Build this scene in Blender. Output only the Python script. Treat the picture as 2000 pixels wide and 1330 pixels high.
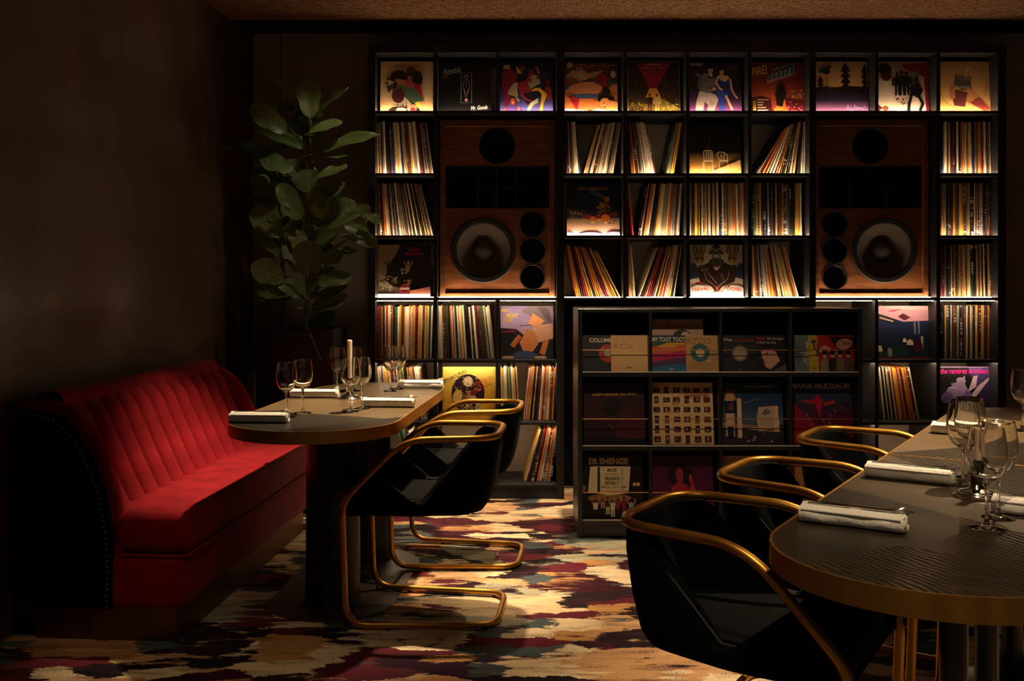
import bpy, bmesh, math, random
from mathutils import Vector, Matrix
from mathutils.geometry import tessellate_polygon
random.seed(11)
R = math.radians
scene = bpy.context.scene
for o in list(bpy.data.objects): bpy.data.objects.remove(o)
COL = scene.collection

# ---------------------------------------------------------------- camera
F = 1944.0; CX = 1000.0; CY = 555.0; CH = 1.253      # focal length and eye point in px of the 2000 x 1330 frame, eye height in m
cam_data = bpy.data.cameras.new('camera'); cam_data.sensor_width = 36.0; cam_data.lens = 36.0 * F / 2000
cam_data.shift_y = -(665 - CY) / 2000; cam_data.clip_start = 0.02
cam = bpy.data.objects.new('camera', cam_data); COL.objects.link(cam)
cam.location = (0, 0, CH); cam.rotation_euler = (R(90), 0, 0)
scene.camera = cam
# ---------------------------------------------------------------- world, lights, exposure
w = bpy.data.worlds.new('dim_room'); scene.world = w; w.use_nodes = True
w.node_tree.nodes['Background'].inputs[0].default_value = (1.0, 0.86, 0.74, 1)
w.node_tree.nodes['Background'].inputs[1].default_value = 0.020
vs = scene.view_settings; vs.view_transform = 'Standard'; vs.look = 'None'; vs.exposure = 1.2; vs.gamma = 1.0
vs.use_curve_mapping = False
LED = 34.0
def spot(name, loc, target, watts, size, blend, col=(1, .74, .46), radius=.035):
    d = bpy.data.lights.new(name, 'SPOT'); d.energy = watts; d.spot_size = R(size); d.spot_blend = blend
    d.color = col; d.shadow_soft_size = radius
    o = bpy.data.objects.new(name, d); COL.objects.link(o); o.location = loc
    o.rotation_euler = (Vector(target) - Vector(loc)).to_track_quat('-Z', 'Y').to_euler()
    return o
spot('overhead_spot', (-.28, 4.35, 2.72), (-.62, 4.27, .7), 205, 52, .7)
spot('overhead_spot', (.42, 4.95, 2.72), (.28, 4.95, 0), 125, 60, .85)
spot('overhead_spot', (1.95, 3.30, 2.72), (1.62, 3.02, .75), 185, 64, .75)
spot('overhead_spot', (.55, 3.1, 2.72), (.60, 4.6, .6), 32, 62, .9)  # unseen front fill, added because the rack covers came out too dark
spot('overhead_spot', (.62, 1.0, 2.72), (.72, 1.55, .5), 46, 58, .8)  # unseen spot added near the camera to light brass rims and foreground carpet
spot('overhead_spot', (-.55, 2.1, 2.72), (-1.0, 3.0, 0), 16, 38, .9)  # unseen spot added to brighten the strip of floor at near left
spot('overhead_spot', (-.75, 5.25, 2.72), (-1.15, 5.55, 1.4), 4.6, 70, .95)  # unseen dim spot added to lift the fig and its corner

# ---------------------------------------------------------------- helpers
def P(px, py, z):                 # pixel on a horizontal plane of height z
    y = F * (CH - z) / (py - CY); return Vector(((px - CX) / F * y, y, z))
def PD(px, py, y):                # pixel at a known distance
    return Vector(((px - CX) / F * y, y, CH - (py - CY) / F * y))
def srgb(h, a=1.0):
    if isinstance(h, str):
        h = h.lstrip('#'); h = [int(h[i:i + 2], 16) / 255 for i in (0, 2, 4)]
    return tuple((c / 12.92 if c <= .04045 else ((c + .055) / 1.055) ** 2.4) for c in h) + (a,)

class MB:
    def __init__(s): s.v = []; s.f = []; s.c = []
    def add(s, vs, fs, col=None):
        b = len(s.v); s.v += [tuple(p) for p in vs]; s.f += [tuple(i + b for i in f) for f in fs]; s.c += [col] * len(fs); return s
    def box(s, lo, hi, col=None):
        x0, y0, z0 = lo; x1, y1, z1 = hi
        return s.add([(x0, y0, z0), (x1, y0, z0), (x1, y1, z0), (x0, y1, z0), (x0, y0, z1), (x1, y0, z1), (x1, y1, z1), (x0, y1, z1)],
                     [(0, 3, 2, 1), (4, 5, 6, 7), (0, 1, 5, 4), (1, 2, 6, 5), (2, 3, 7, 6), (3, 0, 4, 7)], col)
    def prism(s, poly, z0, z1, col=None):        # poly: ccw (x, y)
        n = len(poly)
        vs = [(x, y, z0) for x, y in poly] + [(x, y, z1) for x, y in poly]
        fs = [tuple(range(n - 1, -1, -1)), tuple(range(n, 2 * n))] + [(i, (i + 1) % n, n + (i + 1) % n, n + i) for i in range(n)]
        return s.add(vs, fs, col)
    def lathe(s, prof, n=32, c=(0, 0, 0), cap=True, axis='z'):
        vs = []; fs = []
        for r, z in prof:
            for k in range(n):
                a = 2 * math.pi * k / n
                p = (r * math.cos(a), r * math.sin(a), z) if axis == 'z' else (r * math.cos(a), -z, r * math.sin(a))
                vs.append((p[0] + c[0], p[1] + c[1], p[2] + c[2]))
        for i in range(len(prof) - 1):
            for k in range(n):
                k2 = (k + 1) % n; fs.append((i * n + k, i * n + k2, (i + 1) * n + k2, (i + 1) * n + k))
        if cap:
            if prof[0][0] > 1e-6: fs.append(tuple(range(n - 1, -1, -1)))
            if prof[-1][0] > 1e-6: fs.append(tuple((len(prof) - 1) * n + k for k in range(n)))
        return s.add(vs, fs)
    def tube(s, pts, r, n=10, closed=False, radii=None):
        pts = [Vector(p) for p in pts]; m = len(pts); vs = []; fs = []
        def tan(i):
            a = pts[(i - 1) % m] if (closed or i > 0) else pts[i]; b = pts[(i + 1) % m] if (closed or i < m - 1) else pts[i]
            return (b - a).normalized()
        t = tan(0); up = Vector((0, 0, 1)) if abs(t.z) < .9 else Vector((1, 0, 0))
        nx = t.cross(up).normalized(); frames = []
        for i in range(m):
            t2 = tan(i); q = t.rotation_difference(t2); nx = (q @ nx); nx = (nx - t2 * nx.dot(t2)).normalized(); t = t2
            frames.append((nx.copy(), t2.cross(nx)))
        for i in range(m):
            rr = radii[i] if radii else r
            for k in range(n):
                a = 2 * math.pi * k / n
                vs.append(pts[i] + (frames[i][0] * math.cos(a) + frames[i][1] * math.sin(a)) * rr)
        best = 0
        if closed:
            best = min(range(n), key=lambda o: (vs[(m - 1) * n] - vs[o]).length)
        for i in range(m if closed else m - 1):
            j = (i + 1) % m; o = best if (closed and i == m - 1) else 0
            for k in range(n):
                fs.append((i * n + k, j * n + (k + o) % n, j * n + (k + 1 + o) % n, i * n + (k + 1) % n))
        if not closed: fs += [tuple(range(n)), tuple((m - 1) * n + k for k in range(n - 1, -1, -1))]
        return s.add(vs, fs)
    def grid(s, fn, nu, nv, col=None, closeu=False):
        vs = [fn(i / nu, j / nv) for j in range(nv + 1) for i in range(nu + 1)]
        fs = [(j * (nu + 1) + i, j * (nu + 1) + i + 1, (j + 1) * (nu + 1) + i + 1, (j + 1) * (nu + 1) + i) for j in range(nv) for i in range(nu)]
        return s.add(vs, fs, col)
    def mesh(s, name, smooth=None, bevel=0, seg=2, weld=False):
        me = bpy.data.meshes.new(name); me.from_pydata(s.v, [], s.f)
        if any(c is not None for c in s.c):
            at = me.color_attributes.new('Col', 'FLOAT_COLOR', 'CORNER'); i = 0; buf = []
            for p, c in zip(s.f, s.c):
                if c is None: c = (.5, .5, .5, 1)
                if isinstance(c[0], (tuple, list)): buf += [x for q in c for x in q]
                else: buf += list(c) * len(p)
            at.data.foreach_set('color', buf)
        bm = bmesh.new(); bm.from_mesh(me)
        if weld: bmesh.ops.remove_doubles(bm, verts=bm.verts, dist=1e-5)
        if bevel:
            es = [e for e in bm.edges if len(e.link_faces) == 2 and e.calc_face_angle(0) > R(40)]
            bmesh.ops.bevel(bm, geom=es, offset=bevel, segments=seg, affect='EDGES', profile=.5, clamp_overlap=True)
        if not any(c is not None for c in s.c): bmesh.ops.recalc_face_normals(bm, faces=bm.faces)
        bm.to_mesh(me); bm.free()
        if smooth is not None:
            me.polygons.foreach_set('use_smooth', [True] * len(me.polygons)); me.set_sharp_from_angle(angle=R(smooth))
        return me
    def build(s, name, mat, parent=None, smooth=None, bevel=0, seg=2, weld=False):
        return link(name, s.mesh(name, smooth, bevel, seg, weld), mat, parent)
def link(name, me, mat, parent=None):
    if mat is not None and not me.materials: me.materials.append(mat)
    o = bpy.data.objects.new(name, me); COL.objects.link(o)
    if parent is not None: o.parent = parent
    return o
def empty(name, loc=(0, 0, 0), rz=0, rx=0):
    o = bpy.data.objects.new(name, None); COL.objects.link(o); o.location = loc; o.rotation_euler = (rx, 0, rz); o.empty_display_size = .1; return o
def tag(o, label, cat, group=None):
    o['label'] = label; o['category'] = cat
    if group: o['group'] = group
    return o
def struct(o, label=None):
    o['kind'] = 'structure'
    if label: o['label'] = label
    return o
def copy_tree(o, parent=None):
    c = o.copy(); COL.objects.link(c); c.parent = parent
    for ch in list(o.children): copy_tree(ch, c)
    return c
def fillet(pts, rad, n=7, closed=False):
    pts = [Vector(p) for p in pts]; out = []; m = len(pts)
    for i in range(m):
        if not closed and i in (0, m - 1): out.append(pts[i]); continue
        a, b, c = pts[i - 1], pts[i], pts[(i + 1) % m]
        r = rad[i] if isinstance(rad, (list, tuple)) else rad
        d1 = (a - b); d2 = (c - b); l = min(r, d1.length * .48, d2.length * .48)
        if l < 1e-5: out.append(b); continue
        p0 = b + d1.normalized() * l; p2 = b + d2.normalized() * l
        for k in range(n + 1):
            t = k / n; out.append(p0 * (1 - t) ** 2 + b * 2 * t * (1 - t) + p2 * t * t)
    return out

# ---------------------------------------------------------------- materials
def newmat(name):
    m = bpy.data.materials.new(name); m.use_nodes = True; nt = m.node_tree
    return m, nt, nt.nodes['Principled BSDF']
def N(nt, typ, **kw):
    n = nt.nodes.new(typ)
    for k, v in kw.items():
        if k in n.inputs.keys(): n.inputs[k].default_value = v
        else: setattr(n, k, v)
    return n
def coords(nt, scale=(1, 1, 1), out='Object', rot=(0, 0, 0)):
    t = N(nt, 'ShaderNodeTexCoord'); mp = N(nt, 'ShaderNodeMapping'); mp.inputs['Scale'].default_value = scale; mp.inputs['Rotation'].default_value = rot
    nt.links.new(t.outputs[out], mp.inputs[0]); return mp.outputs[0]
def ramp(nt, fac, stops, interp='LINEAR'):
    r = N(nt, 'ShaderNodeValToRGB'); cr = r.color_ramp; cr.interpolation = interp
    while len(cr.elements) > 1: cr.elements.remove(cr.elements[-1])
    for i, (p, c) in enumerate(stops):
        e = cr.elements[0] if i == 0 else cr.elements.new(p)
        e.position = p; e.color = c
    nt.links.new(fac, r.inputs[0]); return r.outputs[0]
def noise_mat(name, c1, c2, scale=8, rough=.6, metal=0, stretch=(1, 1, 1), bump=0, bscale=None, rough2=None, detail=5, spec=.5, sheen=0):
    m, nt, b = newmat(name); co = coords(nt, stretch)
    n = N(nt, 'ShaderNodeTexNoise', Scale=scale, Detail=detail); nt.links.new(co, n.inputs['Vector'])
    nt.links.new(ramp(nt, n.outputs[0], [(.3, srgb(c1)), (.7, srgb(c2))]), b.inputs['Base Color'])
    b.inputs['Roughness'].default_value = rough; b.inputs['Metallic'].default_value = metal; b.inputs['Specular IOR Level'].default_value = spec
    if sheen: b.inputs['Sheen Weight'].default_value = sheen; b.inputs['Sheen Roughness'].default_value = .35
    if rough2 is not None:
        mr = N(nt, 'ShaderNodeMapRange'); mr.inputs[3].default_value = rough; mr.inputs[4].default_value = rough2
        nt.links.new(n.outputs[0], mr.inputs[0]); nt.links.new(mr.outputs[0], b.inputs['Roughness'])
    if bump:
        n2 = N(nt, 'ShaderNodeTexNoise', Scale=bscale or scale * 4, Detail=4); nt.links.new(co, n2.inputs['Vector'])
        bp = N(nt, 'ShaderNodeBump', Strength=bump, Distance=.01); nt.links.new(n2.outputs[0], bp.inputs['Height']); nt.links.new(bp.outputs[0], b.inputs['Normal'])
    return m
M = {}
M['shelf'] = noise_mat('black_lacquered_wood', '#17181b', '#22242a', 6, .5, spec=.35, stretch=(1, 1, .2))
M['rack'] = noise_mat('black_stained_wood', '#17181c', '#212328', 14, .38, spec=.5, stretch=(1, 1, .15), bump=.05)
M['black'] = noise_mat('matt_black', '#0a0a0b', '#121214', 10, .75, spec=.2)
M['blackmetal'] = noise_mat('black_metal', '#141416', '#1c1b1c', 10, .38, spec=.5)
M['velvet_black'] = noise_mat('black_velvet', '#070708', '#0f1012', 22, .9, spec=.06, bump=.1, sheen=.03)
M['brass'] = noise_mat('aged_brass', '#b07a2e', '#cc9844', 9, .3, .9, rough2=.45, stretch=(1, 1, 3))
M['brassrim'] = noise_mat('brushed_brass', '#b08138', '#be8e46', 9, .36, .9, rough2=.52, stretch=(3, 3, .6))
M['plinthbrass'] = noise_mat('dull_brass', '#6d5031', '#8d6b43', 12, .36, 1, rough2=.5, stretch=(1, 4, .5))
M['steel'] = noise_mat('polished_steel', '#c4bfb6', '#d8d4cc', 8, .12, 1, rough2=.22)
M['velvet_red'] = noise_mat('crimson_velvet', '#780b17', '#981722', 9, .8, spec=.12, bump=.12, bscale=60, sheen=.12)
M['linen'] = noise_mat('white_linen', '#ece6da', '#f8f4ea', 18, .9, spec=.1, bump=.25, bscale=110)
M['wax'] = noise_mat('ivory_wax', '#efe2c4', '#f6ecd6', 9, .5)
M['wax'].node_tree.nodes['Principled BSDF'].inputs['Subsurface Weight'].default_value = .3
M['bark'] = noise_mat('fig_bark', '#4a4132', '#6a5b45', 20, .8, stretch=(1, 1, .2), bump=.3)
M['rod'] = noise_mat('brass_wire', '#b98d56', '#d6a970', 10, .35, .8)
M['lip'] = noise_mat('pale_shelf_edge', '#c2bcb6', '#d8d2cb', 10, .45)  # pale strip along the front of each bin board
M['spkwood'] = None
def wood(name, c1, c2, c3, scale=3, rough=.42):
    m, nt, b = newmat(name); co = coords(nt, (1.2, 1, 9))
    n = N(nt, 'ShaderNodeTexNoise', Scale=scale, Detail=8, Distortion=1.2); nt.links.new(co, n.inputs['Vector'])
    n2 = N(nt, 'ShaderNodeTexNoise', Scale=scale * 7, Detail=6); nt.links.new(coords(nt, (1, 1, 14)), n2.inputs['Vector'])
    mx = N(nt, 'ShaderNodeMix', data_type='FLOAT'); mx.inputs[0].default_value = .4
    nt.links.new(n.outputs[0], mx.inputs[2]); nt.links.new(n2.outputs[0], mx.inputs[3])
    nt.links.new(ramp(nt, mx.outputs[0], [(.32, srgb(c1)), (.5, srgb(c2)), (.68, srgb(c3))]), b.inputs['Base Color'])
    b.inputs['Roughness'].default_value = rough
    bp = N(nt, 'ShaderNodeBump', Strength=.08, Distance=.004); nt.links.new(n2.outputs[0], bp.inputs['Height']); nt.links.new(bp.outputs[0], b.inputs['Normal'])
    return m
M['spkwood'] = wood('walnut_veneer', '#52301f', '#7a4a2d', '#95633e')
def glass(name):
    m, nt, b = newmat(name); b.inputs['Base Color'].default_value = (.99, .985, .97, 1); b.inputs['Roughness'].default_value = 0.0
    b.inputs['IOR'].default_value = 1.46; b.inputs['Transmission Weight'].default_value = 1
    n = N(nt, 'ShaderNodeTexNoise', Scale=30.0); nt.links.new(coords(nt), n.inputs['Vector'])
    mr = N(nt, 'ShaderNodeMapRange'); mr.inputs[3].default_value = 0; mr.inputs[4].default_value = .02
    nt.links.new(n.outputs[0], mr.inputs[0]); nt.links.new(mr.outputs[0], b.inputs['Roughness']); return m
M['glass'] = glass('clear_glass')
def emit(name, col, st):
    m, nt, b = newmat(name); b.inputs['Base Color'].default_value = (.8, .7, .6, 1); b.inputs['Emission Color'].default_value = col; b.inputs['Emission Strength'].default_value = st; return m
M['led'] = emit('warm_led', (1, .70, .42, 1), LED)
def vcol(name, rough=.45, spec=.4, source='attr'):
    m, nt, b = newmat(name)
    if source == 'attr': a = N(nt, 'ShaderNodeVertexColor'); a.layer_name = 'Col'; out = a.outputs[0]
    else: a = N(nt, 'ShaderNodeObjectInfo'); out = a.outputs['Color']
    n = N(nt, 'ShaderNodeTexNoise', Scale=60.0, Detail=3); nt.links.new(coords(nt), n.inputs['Vector'])
    mx = N(nt, 'ShaderNodeMix', data_type='RGBA', blend_type='MULTIPLY'); mx.inputs[0].default_value = 1
    nt.links.new(out, mx.inputs[6]); nt.links.new(ramp(nt, n.outputs[0], [(.3, (.86, .86, .86, 1)), (.6, (1, 1, 1, 1))]), mx.inputs[7])
    nt.links.new(mx.outputs[2], b.inputs['Base Color']); b.inputs['Roughness'].default_value = rough; b.inputs['Specular IOR Level'].default_value = spec
    return m, nt, b, mx
M['print'] = vcol('printed_card', .4)[0]
def spine_mat(name, source):
    m, nt, b, mx = vcol(name, .55, .3, source)
    # fine lettering specks running along the spine
    n = N(nt, 'ShaderNodeTexNoise', Scale=1.0, Detail=3); nt.links.new(coords(nt, (30, 30, 170), 'Object'), n.inputs['Vector'])
    n3 = N(nt, 'ShaderNodeTexNoise', Scale=1.0, Detail=1); nt.links.new(coords(nt, (40, 4, 9), 'Object'), n3.inputs['Vector'])
    ad = N(nt, 'ShaderNodeMath', operation='MULTIPLY'); nt.links.new(n.outputs[0], ad.inputs[0]); nt.links.new(n3.outputs[0], ad.inputs[1])
    inv = N(nt, 'ShaderNodeInvert'); nt.links.new(mx.outputs[2], inv.inputs[1])
    m2 = N(nt, 'ShaderNodeMix', data_type='RGBA'); nt.links.new(mx.outputs[2], m2.inputs[6]); nt.links.new(inv.outputs[0], m2.inputs[7])
    nt.links.new(ramp(nt, ad.outputs[0], [(.33, (0, 0, 0, 1)), (.36, (.55, .55, .55, 1))]), m2.inputs[0])
    nt.links.new(m2.outputs[2], b.inputs['Base Color']); return m
M['spine'] = spine_mat('record_spine_card', 'obj'); M['spine_stuff'] = spine_mat('record_spine_card_many', 'attr')
def leaf_mat():
    m, nt, b = newmat('fig_leaf'); oi = N(nt, 'ShaderNodeObjectInfo'); g = N(nt, 'ShaderNodeTexCoord')
    n = N(nt, 'ShaderNodeTexNoise', Scale=9.0, Detail=4); nt.links.new(g.outputs['Object'], n.inputs['Vector'])
    c = ramp(nt, n.outputs[0], [(.3, srgb('#3c5a3c')), (.7, srgb('#5f7d4a'))])
    mx = N(nt, 'ShaderNodeMix', data_type='RGBA'); nt.links.new(oi.outputs['Random'], mx.inputs[0]); mx.inputs[7].default_value = srgb('#7c8a48')
    mu = N(nt, 'ShaderNodeMath', operation='MULTIPLY'); mu.inputs[1].default_value = .45; nt.links.new(oi.outputs['Random'], mu.inputs[0]); nt.links.new(mu.outputs[0], mx.inputs[0])
    nt.links.new(c, mx.inputs[6]); nt.links.new(mx.outputs[2], b.inputs['Base Color']); b.inputs['Roughness'].default_value = .42
    return m
M['leaf'] = leaf_mat()
M['vein'] = noise_mat('leaf_vein', '#8f9a62', '#a5ad74', 20, .5)

def carpet():
    m, nt, b = newmat('abstract_brushstroke_carpet'); L = nt.links.new
    co = coords(nt, (1, 1, 1))
    dn = N(nt, 'ShaderNodeTexNoise', Scale=7.0, Detail=6, Roughness=.65); L(co, dn.inputs['Vector'])
    dv = N(nt, 'ShaderNodeVectorMath', operation='SUBTRACT'); L(dn.outputs['Color'], dv.inputs[0]); dv.inputs[1].default_value = (.5, .5, .5)
    ds = N(nt, 'ShaderNodeVectorMath', operation='MULTIPLY'); L(dv.outputs[0], ds.inputs[0]); ds.inputs[1].default_value = (.22, .11, 0)
    ad0 = N(nt, 'ShaderNodeVectorMath', operation='ADD'); L(co, ad0.inputs[0]); L(ds.outputs[0], ad0.inputs[1])
    bn = N(nt, 'ShaderNodeTexNoise', Scale=1.0, Detail=7, Roughness=.7); L(coords(nt, (5, 38, 1), rot=(0, 0, .1)), bn.inputs['Vector'])
    bo = N(nt, 'ShaderNodeMapRange'); bo.inputs[1].default_value = .25; bo.inputs[2].default_value = .75; bo.inputs[3].default_value = -.05; bo.inputs[4].default_value = .05; L(bn.outputs[0], bo.inputs[0])
    bc = N(nt, 'ShaderNodeCombineXYZ'); L(bo.outputs[0], bc.inputs[0])
    ad = N(nt, 'ShaderNodeVectorMath', operation='ADD'); L(ad0.outputs[0], ad.inputs[0]); L(bc.outputs[0], ad.inputs[1])
    def cells(sc, seedoff, stops):
        mp = N(nt, 'ShaderNodeMapping'); mp.inputs['Scale'].default_value = sc; mp.inputs['Location'].default_value = seedoff; L(ad.outputs[0], mp.inputs[0])
        v = N(nt, 'ShaderNodeTexVoronoi', Scale=1.0, Randomness=1.0); v.voronoi_dimensions = '2D'; L(mp.outputs[0], v.inputs['Vector'])
        s = N(nt, 'ShaderNodeSeparateColor'); L(v.outputs['Color'], s.inputs[0])
        return ramp(nt, s.outputs[0], stops, 'CONSTANT'), s.outputs[1]
    pal1 = [(0, srgb('#e2c49a')), (.15, srgb('#c99a6c')), (.29, srgb('#54222b')), (.40, srgb('#ead2ac')), (.51, srgb('#2a1f26')), (.61, srgb('#66716a')), (.71, srgb('#b98256')), (.81, srgb('#3d1a23')), (.90, srgb('#a8a288'))]
    pal2 = [(0, srgb('#211a20')), (.2, srgb('#e6cda4')), (.38, srgb('#63242e')), (.52, srgb('#c08c58')), (.66, srgb('#4a5556')), (.8, srgb('#d3a87a')), (.9, srgb('#2f1b29'))]
    c1, r1 = cells((2.5, 4.2, 1), (.3, .7, 0), pal1); c2, r2 = cells((6, 11, 1), (3.1, 1.2, 0), pal2)
    # dry-brush streaks decide where the small strokes cover the large patches
    st = N(nt, 'ShaderNodeTexNoise', Scale=1.0, Detail=9, Roughness=.7); L(coords(nt, (3, 16, 1), rot=(0, 0, .12)), st.inputs['Vector'])
    big = N(nt, 'ShaderNodeTexNoise', Scale=2.2, Detail=3); L(co, big.inputs['Vector'])
    sm = N(nt, 'ShaderNodeMath', operation='ADD'); L(st.outputs[0], sm.inputs[0]); L(big.outputs[0], sm.inputs[1])
    s2 = N(nt, 'ShaderNodeMath', operation='MULTIPLY_ADD'); L(r2, s2.inputs[0]); s2.inputs[1].default_value = .35; L(sm.outputs[0], s2.inputs[2])
    fac = ramp(nt, s2.outputs[0], [(.0, (0, 0, 0, 1)), (1, (1, 1, 1, 1))])
    mr = N(nt, 'ShaderNodeMapRange'); mr.inputs[1].default_value = 1.13; mr.inputs[2].default_value = 1.19; L(s2.outputs[0], mr.inputs[0])
    mx = N(nt, 'ShaderNodeMix', data_type='RGBA'); L(mr.outputs[0], mx.inputs[0]); L(c1, mx.inputs[6]); L(c2, mx.inputs[7])
    # pile speckle
    sp = N(nt, 'ShaderNodeTexNoise', Scale=190.0, Detail=2); L(coords(nt, (1, 1.6, 1)), sp.inputs['Vector'])
    st2 = N(nt, 'ShaderNodeTexNoise', Scale=1.0, Detail=6); L(coords(nt, (5, 22, 1)), st2.inputs['Vector'])
    sa = N(nt, 'ShaderNodeMath', operation='MULTIPLY'); L(sp.outputs[0], sa.inputs[0]); L(st2.outputs[0], sa.inputs[1])
    m2 = N(nt, 'ShaderNodeMix', data_type='RGBA'); L(ramp(nt, sa.outputs[0], [(.29, (0, 0, 0, 1)), (.33, (.75, .75, .75, 1))]), m2.inputs[0]); L(mx.outputs[2], m2.inputs[6]); m2.inputs[7].default_value = srgb('#4a2a30')
    L(m2.outputs[2], b.inputs['Base Color']); b.inputs['Roughness'].default_value = .95; b.inputs['Specular IOR Level'].default_value = .08
    bp = N(nt, 'ShaderNodeBump', Strength=.5, Distance=.004); L(sp.outputs[0], bp.inputs['Height']); L(bp.outputs[0], b.inputs['Normal'])
    return m
M['carpet'] = carpet()
def concrete(name, c1, c2, rough=.85, pits=True, r2=None):
    m, nt, b = newmat(name); L = nt.links.new; co = coords(nt)
    n = N(nt, 'ShaderNodeTexNoise', Scale=1.7, Detail=9, Roughness=.6); L(co, n.inputs['Vector'])
    c = ramp(nt, n.outputs[0], [(.3, srgb(c1)), (.7, srgb(c2))])
    if pits:
        v = N(nt, 'ShaderNodeTexVoronoi', Scale=26.0); L(co, v.inputs['Vector'])
        s = N(nt, 'ShaderNodeSeparateColor'); L(v.outputs['Color'], s.inputs[0])
        k = N(nt, 'ShaderNodeMath', operation='MULTIPLY'); L(s.outputs[0], k.inputs[0]); k.inputs[1].default_value = .16
        lt = N(nt, 'ShaderNodeMath', operation='LESS_THAN'); L(v.outputs['Distance'], lt.inputs[0])
        sb = N(nt, 'ShaderNodeMath', operation='SUBTRACT'); L(k.outputs[0], sb.inputs[0]); sb.inputs[1].default_value = .06; L(sb.outputs[0], lt.inputs[1])
        mx = N(nt, 'ShaderNodeMix', data_type='RGBA'); L(lt.outputs[0], mx.inputs[0]); L(c, mx.inputs[6]); mx.inputs[7].default_value = srgb('#3a3029'); c = mx.outputs[2]
    L(c, b.inputs['Base Color']); b.inputs['Roughness'].default_value = rough
    if r2 is not None:
        n2 = N(nt, 'ShaderNodeTexNoise', Scale=3.0, Detail=8); L(coords(nt, (1, 1, .5)), n2.inputs['Vector'])
        q = N(nt, 'ShaderNodeMapRange'); q.inputs[1].default_value = .3; q.inputs[2].default_value = .7; q.inputs[3].default_value = rough; q.inputs[4].default_value = r2
        L(n2.outputs[0], q.inputs[0]); L(q.outputs[0], b.inputs['Roughness'])
    bp = N(nt, 'ShaderNodeBump', Strength=.15, Distance=.01); L(n.outputs[0], bp.inputs['Height']); L(bp.outputs[0], b.inputs['Normal'])
    return m
M['concrete'] = concrete('raw_concrete', '#94857a', '#ab9a8c')
M['plaster'] = concrete('burnished_dark_plaster', '#4a3d34', '#6b584a', .36, False, .62)
M['ceilboard'] = noise_mat('black_board', '#0c0c0c', '#141312', 6, .9)
M['weave'] = noise_mat('woven_rope', '#7a5a42', '#9a7454', 30, .9, bump=.3, bscale=180)
def veneer(name, c1, c2, rot, ripple=False):
    m, nt, b = newmat(name); L = nt.links.new; co = coords(nt, (3, 22, 1), rot=(0, 0, rot))
    n = N(nt, 'ShaderNodeTexNoise', Scale=2.2, Detail=8, Distortion=.8); L(co, n.inputs['Vector'])
    L(ramp(nt, n.outputs[0], [(.32, srgb(c1)), (.68, srgb(c2))]), b.inputs['Base Color'])
    b.inputs['Roughness'].default_value = .36; b.inputs['Specular IOR Level'].default_value = .5
    bp = N(nt, 'ShaderNodeBump', Strength=.10, Distance=.002)
    if ripple:
        wv = N(nt, 'ShaderNodeTexWave', Scale=20.0, Distortion=6.0, Detail=2.0); wv.inputs['Detail Scale'].default_value = .6; L(coords(nt, (1, 1, 1), rot=(0, 0, rot + 1.9)), wv.inputs['Vector'])
        bp.inputs['Strength'].default_value = 1.0; bp.inputs['Distance'].default_value = .014; L(wv.outputs[1], bp.inputs['Height'])
    else: L(n.outputs[0], bp.inputs['Height'])
    L(bp.outputs[0], b.inputs['Normal']); return m
VEN = [veneer('oak_veneer_dark', '#221c14', '#30281d', 0), veneer('oak_veneer_mid', '#3b3021', '#50412d', .9), veneer('carved_ripple_veneer', '#2e261a', '#463a28', .3, True), veneer('oak_veneer_light', '#564630', '#6e5a3c', -.5)]

# ================================================================ the room
YF = 5.80; S = F / YF; DEP = .40; YW = 6.22           # shelf front, px per metre there, shelf depth, rear wall
sx = lambda px: (px - CX) / S
sz = lambda py: CH - (py - CY) / S
WYAW = R(-3.6)                                        # the left wall and its bench stand slightly askew to the shelves
XC = (495 - CX) / F * YW                              # room corner
b = MB(); b.box((-3.2, -1.5, -.1), (4.2, YW + .2, 0)); struct(b.build('floor', M['carpet']), 'carpet with burgundy, cream and slate brushstrokes')
# rear wall of two concrete panels with a joint between
wb = empty('wall_back', (0, 0, 0)); struct(wb, 'raw concrete rear wall')
xj = (548 - CX) / F * YW
for x0, x1 in ((XC - .6, xj - .003), (xj + .003, 4.2)):
    MB().box((x0, YW, 0), (x1, YW + .12, 2.86)).build('concrete_panel', M['concrete'], wb, bevel=.003, seg=1)
MB().box((XC - .6, YW + .12, 0), (4.2, YW + .16, 2.86)).build('panel_backing', M['black'], wb)
wl = MB(); wl.box((-.15, -6.2, 0), (0, .3, 2.86)); o = wl.build('wall_left', M['plaster']); o.location = (XC, YW, 0); o.rotation_euler = (0, 0, WYAW); struct(o, 'burnished dark plaster side wall')
struct(MB().box((4.05, -1.5, 0), (4.2, YW, 2.86)).build('wall_right', M['plaster']))
# ceiling: black board carrying a field of woven rope
cl = empty('ceiling', (0, 0, 2.80)); struct(cl, 'ceiling covered with brown woven rope')
MB().box((-3.2, -1.5, .02), (4.2, YW + .2, .14)).build('ceiling_board', M['ceilboard'], cl)
MB().box((-3.2, -1.5, 0), (4.2, 4.9, .02)).build('rope_field', M['weave'], cl)
wv = MB(); rr = random.Random(4); y = 4.9; row = 0
while y < 5.84:
    x = XC - .1 + (row % 2) * .011
    while x < 4.1:
        d = 1 if row % 2 else -1; j = rr.uniform(-.002, .002); e = (y - 5.78) / .06 * .012 if y > 5.78 else 0
        c = Vector((x + j, y, -.004 + e + rr.uniform(-.002, .002))); L_ = Vector((.0125, d * .0075, 0)); W_ = Vector((-.0045 * d, .0055, 0)); U = Vector((0, 0, .006))
        wv.add([c - L_, c + L_, c - W_ - U * .2, c + W_ - U * .2, c - U, c + U], [(0, 4, 2), (0, 3, 4), (1, 2, 4), (1, 4, 3), (0, 2, 5), (0, 5, 3), (1, 5, 2), (1, 3, 5)])
        x += .022
    y += .0125; row += 1
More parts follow.
